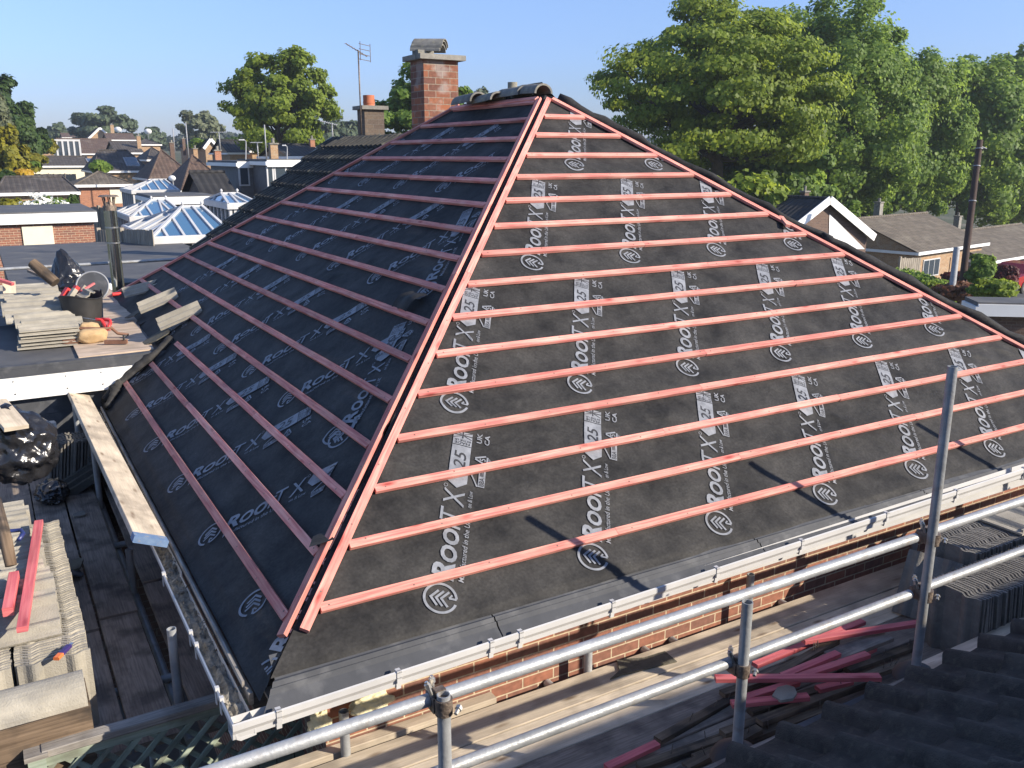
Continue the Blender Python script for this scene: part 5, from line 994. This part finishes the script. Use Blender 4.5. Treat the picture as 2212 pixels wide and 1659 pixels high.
# grey-clad dormer house
gd = far_house('dormer_house', 'grey-clad house with white flat-roof fascia and narrow white windows', 512, 600, 352, 352, 40, 6, CLAD, FELT, 'flat', win=((517, 537, 358, 402), (548, 564, 359, 402)), chim=((594, 312, 345, 16, 43, BRK_T),), ov=.12)
far_house('dormer_house', 'flat-roofed part of the grey house with white corner windows, nearer the old tiles', 576, 670, 349, 349, 38, 5, CLAD, FELT, 'flat', win=((578, 590, 357, 410), (594, 618, 357, 405)), ov=.12)
far_house('dormer_house', 'lower dark tiled slope under the grey-clad windows', 440, 520, 432, 372, 37, 5, BRK_D, RT_BK, 'gable', fascia=False)
for u0, u1, ve, vr, d, rt, ch, lb, kd in ((66, 108, 328, 315, 150, RT_DK, (), 'small dark roof with white fascia far left beside the yellow bush', 'hip'), (28, 72, 320, 305, 165, RT_DK, (), 'low dark roof with white gutter at the far left under the conifers', 'hip'), (78, 128, 303, 289, 210, RT_RD, (), 'distant red tiled roof left of the far brown roofs', 'hip'), (134, 168, 297, 288, 200, RT_BR, (), 'distant brown roof with white trim beside the red one', 'gable'),
    (190, 246, 300, 276, 175, RT_BR, ((243, 270, 282, 7, 175, BRK_T),), 'distant brown gabled house with white-trimmed dormer wall', 'endgable'), (232, 296, 302, 289, 150, RT_BR, (), 'distant brown roof with a white box dormer right of the far gable', 'gable'), (296, 350, 312, 300, 140, RT_DK, (), 'distant dark roof behind the square chimney', 'hip'), (410, 436, 318, 300, 120, RT_BK, ((398, 300, 316, 6, 120, BRK_D),), 'far dark gable with a white bargeboard, left one of the pair', 'endgable'), (440, 474, 320, 300, 115, RT_BK, (), 'far dark gable with a white bargeboard, right one of the pair', 'endgable'), (492, 540, 330, 303, 85, RT_BK, (), 'dark slate roof under the big oak behind the grey-clad house', 'gable'), (540, 612, 326, 306, 90, RT_BK, (), 'long dark roof behind the grey-clad house', 'gable'), (622, 712, 338, 313, 62, RT_BK, ((676, 302, 316, 10, 66, BRK_O),), 'dark roof with a brown chimney beside the old tiled ridge', 'gable'), (650, 718, 318, 305, 95, RT_BR, (), 'far brown roof under the big oak on its right side', 'hip')):
    far_house('distant_house', lb, u0, u1, ve, vr, d, 8, BRK_T, rt, kd, chim=ch)
for u, vb, vt, d, bm, lb in ((408, 345, 265, 60, None, 'plain tall pole aerial between the brown pyramid roofs'), (576, 345, 270, 39, None, 'tall bare aerial pole on the grey-clad house roof'), (476, 325, 286, 56, (-18, 16, 0), 'television aerial on the orange brick chimney'), (558, 345, 308, 40, (-14, 10, 0), 'small television aerial on the grey-clad house roof'), (719, 306, 266, 30, (-24, 10, -4), 'television aerial with long boom left of the old tiled ridge'), (378, 330, 278, 130, None, 'thin far pole beyond the dark chimney')):
    aerial(u, vb, vt, d, lb, bm, grid=False, mat=LEAD, r=.02 * d / 40 + .01)
for u, vb, vt, dx, d, lb in ((531, 345, 305, -9, 39, 'small curved lamp post on the grey-clad roof, left one'), (620, 345, 317, -6, 39, 'small curved lamp post on the grey-clad roof, right one')):
    p, q = at(u, vb, d), at(u, vt, d); t = thing('lamp_post', lb, 'lamp post', p, W0); m = MB(); e = np.array([d / FX, 0, 0]); m.tube([p, q - [0, 0, .1], q, q + e * dx * .5 + [0, 0, .06]], .025, 6); m.build('pole', LEAD, t); m = MB(); m.bar(q + e * dx * .4 + [0, 0, .06], q + e * dx * 1.6 + [0, 0, .06], .1, .05); m.build('lamp_head', WHITE, t)
for u, v, d, lb in ((371, 385, 48, 'pale satellite dish on the roof edge behind the far conservatory'), (319, 284, 150, 'distant pale satellite dish above the brown roofs'), (254, 280, 170, 'far satellite dish on the distant gabled house')):
    c = at(u, v, d); t = thing('satellite_dish', lb, 'satellite dish', c, W0); m = MB(); r = 8 * d / FX; m.grid(lambda a, b: (c[0] + r * b * math.cos(a * 6.2832), c[1] - .1 * r + .35 * r * b * b, c[2] + r * .75 * b * math.sin(a * 6.2832)), 20, 4); m.build('dish', WHITE, t, smooth=True); m = MB(); m.tube([c + [0, .1, 0], c + [0, .2, -1.2 * r - .6]], .03, 6); m.build('bracket', LEAD, t)
# ---- the street to the right
A50 = rad(40)
far_house('bungalow', 'brown-tiled bungalow with tan brick front beside the white gable', 1984, 2134, 546, 455, 52, 8.6, BRK_T, RT_GY, 'gable', ang=A50, win=((1990, 2030, 556, 600), (2094, 2110, 548, 575)), doors=((2054, 2062, 556, 615, LEAD), (2046, 2053, 556, 612, BRK_D)), chim=((1903, 438, 462, 14, 58, STONE),), base=-9.5, ov=.3, cat='bungalow')
far_house('bungalow', 'second brown-tiled bungalow beyond the telegraph pole, trees shading its roof', 2144, 2330, 565, 480, 56, 8.6, BRK_D, RT_GY, 'gable', ang=A50, win=((2178, 2206, 572, 598),), chim=((2074, 468, 482, 12, 66, STONE),), base=-10, ov=.35, cat='bungalow')
far_house('bungalow', 'third brown roof at the right picture edge beyond the second bungalow', 2210, 2420, 530, 500, 78, 9, BRK_D, RT_GY, 'gable', ang=A50, base=-11, cat='bungalow')
wg = far_house('white_gable_house', 'black-tiled house with white gable boards showing over the right hip', 1672, 1888, 524, 430, 40, 9, BRK_D, RT_BK, 'endgable', chim=((1742, 415, 436, 13, 44, BRK_D),), base=-7.5)
far_house('garage', 'grey-edged flat garage roof low at the right edge behind the membrane roll', 2112, 2330, 662, 662, 21, .9, BRK_D, FELT, 'flat', ang=rad(-8), cat='garage', base=-8)
fence(1945, 1990, 557, 42, 43, 1.6, 'tan wooden fence panel beside the brown-tiled bungalow')
p, q = at(2075, 640, 38), at(2117, 303, 38); tp = thing('telegraph_pole', 'tall leaning brown telegraph pole in the street at right', 'telegraph pole', (p[0] - .1, p[1], -9), W0)
POLEW = wood('creosote_pole', (.045, .028, .022), (.08, .05, .04), rough=.8)
m = MB(); m.tube([p + (p - q) * .4, p, (p + q) / 2, q], [.16, .15, .14, .125], 14); m.build('pole', POLEW, tp, smooth=40); m = MB(); m.tube([q + [-.05, -.15, -.25], q + [.25, -.15, -.35]], .03, 6)
for z in (.35, 1.1, 2.6): c = q + (p - q) / np.linalg.norm(p - q) * z; m.tube([c + [-.0, 0, 0], c + (p - q) * .006], .16, 14)
m.build('bracket', LEAD, tp); 
p, q = at(2058, 612, 34), at(2067, 535, 34); m = MB(); m.tube([p + (p - q) * .6, q], .12, 12); m.build('lamp_column', LEAD, None, fr=W0, smooth=40, label='plain grey lamp column left of the telegraph pole', cat='lamp column')
m = MB(); fw = FRM[wg]; wq = [fw.wb(*q, .22) for q in ((1792, 462), (1790, 538), (1868, 538))]; m.face(wq); m.build('gable_board', WHITE, wg)
# red car at the edge
CARR = M('car_red', (.30, .012, .012), (.34, .016, .016), rough=.25, scale=2, bump=0, rvar=0, coat=.6)
co = at(2205, 592, 45); fc = Frame(rad(35), co[:2]); z = co[2] - .8; car = thing('parked_car', 'red car parked at the right edge behind the shrubs', 'car', (0, 0, z), fc)
sec = [(-2.0, .35), (-2.05, .6), (-1.9, .85), (-1.1, .95), (-.5, 1.38), (.7, 1.40), (1.5, .98), (2.0, .9), (2.1, .6), (2.05, .35)]
m = MB()
for i in range(len(sec) - 1):
    (x0, z0), (x1, z1) = sec[i], sec[i+1]; w0 = .85 - .16 * max(0, z0 - .9); w1_ = .85 - .16 * max(0, z1 - .9); m.face([(x0, -w0, z + z0), (x1, -w1_, z + z1), (x1, w1_, z + z1), (x0, w0, z + z0)])
for s in (-1, 1): P = [(x, s * (.85 - .16 * max(0, zz - .9)), z + zz) for x, zz in sec]; m.face(P if s < 0 else P[::-1])
m.build('body', CARR, car); m = MB()
for s in (-1, 1): m.face([(-1.0, s * .845, z + .98), (-.45, s * .80, z + 1.33), (.65, s * .80, z + 1.34), (1.3, s * .845, z + 1.0)])
m.build('window', GLS, car)
for x in (-1.25, 1.3):
    for s in (-1, 1): m = MB(); m.tube([(x, s * .72, z + .32), (x, s * .88, z + .32)], .32, 18); w_ = m.build('wheel', RUBBER, car); m = MB(); m.tube([(x, s * .885, z + .32), (x, s * .89, z + .32)], .2, 14); m.build('rim', STEEL, w_)
# ================================================================== trees, shrubs, ground, sky
L_OAK = leafmat('oak_leaf', (.075, .125, .015), (.29, .37, .05), .55); L_MID = leafmat('mid_leaf', (.060, .125, .020), (.25, .36, .065), .55); L_DK = leafmat('dark_leaf', (.024, .050, .015), (.085, .14, .035), .4)
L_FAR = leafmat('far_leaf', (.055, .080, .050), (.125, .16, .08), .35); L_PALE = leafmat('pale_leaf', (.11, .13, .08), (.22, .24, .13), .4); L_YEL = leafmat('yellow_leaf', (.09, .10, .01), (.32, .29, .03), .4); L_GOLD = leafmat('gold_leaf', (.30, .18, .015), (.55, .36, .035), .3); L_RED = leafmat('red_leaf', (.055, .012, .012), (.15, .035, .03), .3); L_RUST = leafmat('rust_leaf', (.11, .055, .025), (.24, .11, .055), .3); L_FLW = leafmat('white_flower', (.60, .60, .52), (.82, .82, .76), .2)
BARK = M('bark', (.055, .045, .035), (.11, .09, .07), rough=.95, scale=6, bump=.6, bscale=20, rvar=.1)
def leaf_mesh(name, P, Nn, size, mat):
    """one small quad per point"""
    n = len(P); r = rng.normal(size=(n, 3)); t = np.cross(Nn, r); t /= np.linalg.norm(t, axis=1)[:, None] + 1e-9; b = np.cross(Nn, t); s = size * rng.uniform(.55, 1.25, n)[:, None] / 2
    V = np.stack([P - t*s - b*s*.7, P + t*s*.9 - b*s*.8, P + t*s + b*s*.75 + Nn*s*.25, P - t*s*.85 + b*s*.8], 1).reshape(-1, 3).astype(np.float32)
    me = bpy.data.meshes.new(name); me.vertices.add(4*n); me.vertices.foreach_set('co', V.ravel()); me.loops.add(4*n); me.loops.foreach_set('vertex_index', np.arange(4*n, dtype=np.int32)); me.polygons.add(n); me.polygons.foreach_set('loop_start', np.arange(0, 4*n, 4, dtype=np.int32)); me.materials.append(mat); me.update(calc_edges=True); return me
def crown_points(c, R, n, K, spread=.15, seed=0, low=-.9, lumpy=.22, shell=.5):
    g = np.random.default_rng(seed); d = g.normal(size=(K, 3)); d /= np.linalg.norm(d, axis=1)[:, None]; d[:, 2] = np.where(d[:, 2] < low, -d[:, 2], d[:, 2])
    r = (shell + (1 - shell) * g.random(K) ** .6); l = np.clip(np.array([1 + lumpy * 2 * noise.noise(tuple(x * 1.8 + seed)) for x in d]), .72, 1.08); C_ = d * (r * l)[:, None]
    w = g.uniform(.4, 1.6, K); w /= w.sum(); idx = g.choice(K, n, p=w); q = g.normal(size=(n, 3)); q /= np.linalg.norm(q, axis=1)[:, None]; rr = g.random(n) ** .45; off = q * rr[:, None] * np.array([1, 1, .62]) * spread * g.uniform(.6, 1.4, K)[idx][:, None] * 1.6
    P = (C_[idx] + off) * R + c; Nn = q * .8 + d[idx] * .75 + g.normal(size=(n, 3)) * .5 + np.array([0, 0, .3]); Nn /= np.linalg.norm(Nn, axis=1)[:, None]; return P, Nn, C_ * R + c
def tree(name, label, u, vt, d, wpx, mat, n, leaf=.3, low=.32, seed=1, K=90, spread=.15, cat='tree', group=None, limbs=9, shell=.45, bare=0, vb=None, lumpy=.22):
    """crown top at row vt, width wpx at distance d; low is the height of the crown's foot as a share of the tree"""
    p = at(u, 337, d); x, y = p[0], p[1]; zb = gz(x, y) if vb is None else at(u, vb, d)[2]; zt = at(u, vt, d)[2]; R = wpx * d / FX / 2; Hh = zt - zb; cz = zb + Hh * (low + (1 - low) / 2); Rz = Hh * (1 - low) / 2
    t = thing(name, label, cat, (x, y, zb), W0, group); P, Nn, Cc = crown_points(np.array([x, y, cz]), np.array([R, R, Rz]) * .93, n, K, spread, seed, shell=shell, lumpy=lumpy)
    o = bpy.data.objects.new('crown', leaf_mesh('crown', P - np.array([x, y, zb]), Nn, leaf, mat)); C.objects.link(o); o.parent = t
    if limbs:
        m = MB(); tr = max(.05, R * .055); hub = np.array([x, y, zb + Hh * (low + .12)]); m.tube([(x, y, zb - .4), (x + .03 * R, y, zb + Hh * low * .6), hub, np.array([x - .05 * R, y, cz + Rz * .55])], [tr * 1.25, tr, tr * .8, tr * .2], 10)
        g = random.Random(seed); sel = g.sample(range(len(Cc)), min(limbs + bare, len(Cc)))
        for i in sel:
            e = Cc[i]; s0 = hub + np.array([0, 0, Rz * g.uniform(-.05, .7)]); md = s0 * .5 + e * .5 + np.array([0, 0, -.06 * R + g.uniform(-.05, .08) * R]); m.tube([s0, md, e], [tr * .5, tr * .3, tr * .08], 6)
            for q in range(2): e2 = md + (e - md) * .4 + np.array([g.uniform(-1, 1), g.uniform(-1, 1), g.uniform(-.2, .8)]) * R * .22; m.tube([md, e2], [tr * .25, tr * .06], 5)
        m.build('trunk', BARK, t, smooth=True)
    return t
OAKS = 'big oaks along the street'
tree('oak_tree', 'broad yellow-green oak in front, its left side spreading over the right hip', 1550, 30, 58, 540, L_OAK, 66000, .22, .24, 11, 190, .115, group=OAKS, limbs=16, shell=.38)
tree('oak_tree', 'airy taller oak crown rising behind the broad yellow-green oak on its left', 1500, -2, 66, 330, L_OAK, 26000, .24, .40, 12, 110, .13, group=OAKS, limbs=14, bare=8, shell=.35, lumpy=.12)
tree('tall_tree', 'tallest dense dark green tree at the top edge, right of the oaks', 1800, -30, 69, 390, L_MID, 66000, .23, .06, 13, 230, .12, group=OAKS)
tree('tall_tree', 'dense green tree between the tallest tree and the telegraph pole', 1930, 72, 76, 290, L_MID, 54000, .27, .04, 14, 200, .12, group=OAKS)
tree('tall_tree', 'rounded bright green tree right behind the telegraph pole', 2085, 122, 82, 290, L_MID, 54000, .29, .04, 15, 200, .12, group=OAKS)
tree('oak_tree', 'bluish oak at the far right edge behind the rounded tree', 2185, 85, 100, 250, L_MID, 18000, .38, .2, 16, 90, .14, group=OAKS)
tree('tall_tree', 'dark green tree standing low behind the white gable house', 1690, 230, 60, 260, L_MID, 16000, .32, .08, 17, 80, .16, group=OAKS)
tree('tall_tree', 'green tree low between the gable house and the brown-tiled bungalow', 1850, 270, 74, 240, L_MID, 14000, .34, .05, 18, 80, .16, group=OAKS)
tree('tall_tree', 'dark green tree low behind the second brown-tiled bungalow', 2170, 270, 92, 260, L_MID, 14000, .36, .05, 19, 80, .16, group=OAKS)
for u, vt, d, w, mt, lb, sd in ((1480, 345, 46, 230, L_OAK, 'leafy green bush behind the right hip under the broad oak', 21), (1630, 372, 44, 190, L_OAK, 'green bush left of the black tiled gable house', 22), (1330, 318, 62, 120, L_DK, 'dark bush low behind the right hip at the foot of the oak', 23), (1850, 440, 55, 60, L_MID, 'small green bush between the gable house and the brown roof', 24)):
    tree('bush', lb, u, vt, d, w, mt, 5000, .28, .0, sd, 40, .2, cat='bush', limbs=0)
tree('oak_tree', 'bright green oak in the middle distance left of the tall aerial', 606, 108, 82, 240, L_OAK, 34000, .27, .22, 31, 120, .125, limbs=12, bare=6, shell=.4)
tree('oak_tree', 'dark green tree behind the tall brick chimney', 915, 146, 62, 262, L_MID, 24000, .28, .15, 32, 120, .13)
tree('dark_tree', 'dark rounded tree at the left edge under the horizon', 62, 215, 88, 90, L_DK, 9000, .38, .2, 33, 55, .18); tree('dark_tree', 'tall dark tree cut by the left picture edge', 6, 155, 82, 110, L_DK, 9000, .38, .3, 34, 55, .18)
tree('conifer', 'pale grey-green conifer at the left edge in front of the dark trees', 2, 195, 72, 76, L_PALE, 6000, .34, .25, 35, 60, .16); tree('tree', 'yellow-green tree at the left edge below the conifer', 20, 255, 66, 72, L_YEL, 6000, .32, .2, 36, 50, .18)
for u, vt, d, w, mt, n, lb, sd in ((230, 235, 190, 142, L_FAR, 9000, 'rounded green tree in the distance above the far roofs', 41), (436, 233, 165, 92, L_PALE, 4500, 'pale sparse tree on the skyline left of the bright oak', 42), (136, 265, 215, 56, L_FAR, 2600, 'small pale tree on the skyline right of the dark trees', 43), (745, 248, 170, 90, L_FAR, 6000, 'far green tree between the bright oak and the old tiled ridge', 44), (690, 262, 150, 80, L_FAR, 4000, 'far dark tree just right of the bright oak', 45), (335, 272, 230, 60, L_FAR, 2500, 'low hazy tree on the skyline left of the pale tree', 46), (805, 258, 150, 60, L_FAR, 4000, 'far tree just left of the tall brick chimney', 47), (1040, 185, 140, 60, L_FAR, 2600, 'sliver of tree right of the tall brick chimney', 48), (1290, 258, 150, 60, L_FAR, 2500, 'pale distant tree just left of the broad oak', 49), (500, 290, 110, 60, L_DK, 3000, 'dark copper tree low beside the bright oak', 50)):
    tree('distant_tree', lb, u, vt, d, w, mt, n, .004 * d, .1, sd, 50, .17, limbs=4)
for u, vt, vb, d, w, mt, lb, sd in ((105, 302, 333, 112, 34, L_YEL, 'yellow-green bush beside the glazed dormer roof', 61), (30, 345, 380, 72, 80, L_MID, 'green shrub at the left edge above the golden bush', 62), (60, 330, 372, 78, 60, L_YEL, 'olive shrub behind the golden bush', 63), (44, 368, 384, 60, 42, L_GOLD, 'golden yellow bush above the mossy garage roof', 64), (8, 372, 396, 56, 34, L_DK, 'dark shrub at the left edge beside the golden bush', 65), (212, 348, 372, 76, 46, L_MID, 'glossy green shrub beside the dark roof with skylights', 66), (147, 420, 450, 34, 18, L_DK, 'climbing plant on the tan garage wall', 67), (428, 303, 320, 118, 34, L_MID, 'green bush between the far dark gables', 68)):
    tree('bush', lb, u, vt, d, w, mt, 1800, .005 * d, .0, sd, 26, .25, cat='bush', limbs=0, vb=vb)
t = tree('flowering_shrub', 'shrub covered in white flowers behind the red brick garage', 88, 428, 33, 96, L_MID, 5000, .14, 0, 71, 50, .2, cat='shrub', limbs=0, vb=468); oP = at(88, 448, 32.6)
Pf, Nf, _ = crown_points(np.array([0, 0, .0]), np.array([.9, .9, .45]), 420, 60, .2, 72); of = bpy.data.objects.new('flower', leaf_mesh('flower', Pf + oP - ORG[t], Nf, .10, L_FLW)); C.objects.link(of); of.parent = t; of['kind'] = 'stuff'
tree('bush', 'olive garden shrub at the left edge beside the white flowers', 14, 428, 32, 70, L_YEL, 2500, .14, 0, 73, 30, .25, cat='bush', limbs=0, vb=470)
for u, vt, vb, d, w, mt, lb, sd, lf in ((2152, 553, 645, 36, 62, L_MID, 'young green maple tree in front of the second bungalow', 81, .16), (2105, 618, 662, 33, 90, L_RUST, 'rust-coloured low shrub at the foot of the telegraph pole', 82, .14), (2105, 592, 630, 40, 66, L_RED, 'dark red shrub between the lamp column and the second bungalow', 83, .16), (2172, 610, 655, 31, 80, L_MID, 'green garden shrub right of the rust-coloured one', 84, .14), (2205, 575, 640, 38, 60, L_RED, 'dark crimson shrub at the right picture edge', 85, .15), (2190, 612, 660, 29, 90, L_OAK, 'yellow-green shrub low at the right picture edge', 86, .13), (2055, 622, 655, 34, 60, L_OAK, 'small green shrub behind the membrane roll by the lamp column', 87, .13)):
    tree('shrub', lb, u, vt, d, w, mt, 4500, lf, .0, sd, 40, .22, cat='shrub', limbs=0, vb=vb)
# clipped hedge in front of the brown-tiled bungalow
a, b = at(1948, 588, 40), at(2046, 622, 36); n = 9000; s = rng.random(n)[:, None]; P = a + (b - a) * s + np.stack([rng.uniform(-.5, .5, n), rng.uniform(-.5, .5, n), rng.uniform(-1.6, .15, n)], 1); Nn = rng.normal(size=(n, 3)) + [0, -.5, .8]; Nn /= np.linalg.norm(Nn, axis=1)[:, None]
o = bpy.data.objects.new('hedge', leaf_mesh('hedge', P - a, Nn, .13, L_MID)); C.objects.link(o); o.location = a; tag(o, 'clipped green hedge in front of the brown-tiled bungalow at right', 'hedge')
# far wooded skyline, one mass
P = []; 
for i in range(170):
    u = -250 + i * 16 + rng.uniform(-8, 8); d = rng.uniform(270, 420); c = at(u, 337, d); zt = at(u, rng.uniform(283, 302), d)[2]; zb = gz(c[0], c[1]); q = rng.normal(size=(220, 3)); q /= np.linalg.norm(q, axis=1)[:, None]; P.append(q * (rng.random(220) ** .4)[:, None] * np.array([7, 6, (zt - zb) / 2]) + [c[0], c[1], (zt + zb) / 2])
P = np.concatenate(P); Nn = rng.normal(size=P.shape) + [0, -.3, .6]; Nn /= np.linalg.norm(Nn, axis=1)[:, None]
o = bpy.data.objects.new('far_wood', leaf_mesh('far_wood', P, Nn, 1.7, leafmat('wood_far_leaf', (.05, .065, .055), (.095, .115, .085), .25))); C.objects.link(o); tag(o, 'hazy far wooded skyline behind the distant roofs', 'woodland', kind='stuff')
# ground: one sheet out to the horizon
gm = MB(); xs = [-3000, -1200, -500, -250, -120] + list(range(-80, 121, 5)) + [160, 300, 600, 1300, 3000]; ys = [-400, -100, -40] + list(range(-20, 121, 5)) + [150, 200, 260, 400, 800, 1800, 4000]
gm.add([(x, y, gz(x, y)) for y in ys for x in xs], [(j*len(xs)+i, j*len(xs)+i+1, (j+1)*len(xs)+i+1, (j+1)*len(xs)+i) for j in range(len(ys)-1) for i in range(len(xs)-1)])
GRASS = M('lawn_and_earth', (.030, .042, .014), (.075, .080, .032), rough=.95, scale=.35, detail=10, bump=.3, bscale=8, spot=(.16, .14, .11), spotscale=.12, spotamt=.7, rvar=0)
gm.build('ground', GRASS, None, fr=W0, org=(0, 0, 0), smooth=True, kind='structure')
PAVE = M('paving', (.12, .115, .105), (.19, .18, .165), rough=.9, scale=3, bump=.3, rvar=0)
m = MB(); m.face([(-9, -7, GROUND + .004), (6, -7, GROUND + .004), (6, 1, GROUND + .004), (-9, 1, GROUND + .004)]); m.build('path', PAVE, None, kind='structure', org=(0, 0, GROUND))
ASPH = M('asphalt', (.04, .04, .042), (.065, .064, .063), rough=.9, scale=5, bump=.3, rvar=0); fr_ = Frame(rad(40), at(2150, 337, 44)[:2]); m = MB()
for i in range(16):
    x0, x1 = -40 + i * 6, -34 + i * 6; q = [(x0, -3), (x1, -3), (x1, 3), (x0, 3)]; m.face([(x, y, gz(*fr_.w((x, y, 0))[:2]) + .02) for x, y in q])
m.build('road', ASPH, None, fr=fr_, org=(0, 0, 0), kind='structure')
# morning air: one closed box of even pale haze round everything
m = MB(); m.bx(-2990, 2990, -390, 3990, -10.5, 22); HZ = bpy.data.materials.new('haze'); HZ.use_nodes = True; hn = HZ.node_tree; hn.nodes.remove(hn.nodes['Principled BSDF']); pv = hn.nodes.new('ShaderNodeVolumePrincipled'); pv.inputs['Color'].default_value = (.80, .88, 1, 1); pv.inputs['Density'].default_value = .0004; pv.inputs['Anisotropy'].default_value = .2; hn.links.new(pv.outputs[0], hn.nodes['Material Output'].inputs['Volume'])
m.build('haze', HZ, None, fr=W0, org=(0, 0, 0), kind='stuff')
# ------------------------------------------------------------------ sun, sky, camera
SUN_AZ, SUN_EL = rad(107), rad(26.15)     # azimuth clockwise from +Y
sd = np.array([math.sin(SUN_AZ) * math.cos(SUN_EL), math.cos(SUN_AZ) * math.cos(SUN_EL), math.sin(SUN_EL)])
sl_ = bpy.data.lights.new('sun', 'SUN'); sl_.energy = 4.6; sl_.angle = rad(.5); sl_.color = (1.0, .90, .76); so = bpy.data.objects.new('sun', sl_); C.objects.link(so); so.rotation_euler = Vector(sd).to_track_quat('Z', 'Y').to_euler()
w = bpy.data.worlds.new('World'); S.world = w; w.use_nodes = True; nt = w.node_tree; sky = nt.nodes.new('ShaderNodeTexSky'); sky.sky_type = 'NISHITA'; sky.sun_disc = False; sky.sun_elevation = SUN_EL; sky.sun_rotation = SUN_AZ; sky.altitude = 0; sky.air_density = 1.0; sky.dust_density = .3; sky.ozone_density = 3.0
bg = nt.nodes['Background']; bg.inputs[1].default_value = .14
tcw = nt.nodes.new('ShaderNodeTexCoord'); sx = nt.nodes.new('ShaderNodeSeparateXYZ'); nt.links.new(tcw.outputs['Generated'], sx.inputs[0]); rw = nt.nodes.new('ShaderNodeValToRGB'); nt.links.new(sx.outputs['Z'], rw.inputs[0])
rw.color_ramp.elements[0].position = .0; rw.color_ramp.elements[0].color = (.31, .325, .49, 1); rw.color_ramp.elements[1].position = .32; rw.color_ramp.elements[1].color = (.88, .85, .94, 1); e_ = rw.color_ramp.elements.new(.10); e_.color = (.50, .53, .73, 1)   # a clear, polarised-looking morning sky: less glare low down
mw = nt.nodes.new('ShaderNodeMixRGB'); mw.blend_type = 'MULTIPLY'; mw.inputs[0].default_value = 1; nt.links.new(sky.outputs[0], mw.inputs[1]); nt.links.new(rw.outputs[0], mw.inputs[2]); nt.links.new(mw.outputs[0], bg.inputs[0])
cam = bpy.data.cameras.new('camera'); cam.sensor_width = 36; cam.lens = 36 * FX / 2212; cam.clip_start = .05; cam.clip_end = 9000; co_ = bpy.data.objects.new('camera', cam); C.objects.link(co_); co_.location = (0, 0, 0); co_.rotation_euler = (math.pi / 2 - TILT, 0, 0); S.camera = co_
S.view_settings.view_transform = 'Standard'; S.view_settings.look = 'None'; S.view_settings.exposure = .85; S.view_settings.gamma = 1
S.cycles.max_bounces = 6; S.cycles.transparent_max_bounces = 4; S.cycles.use_denoising = True
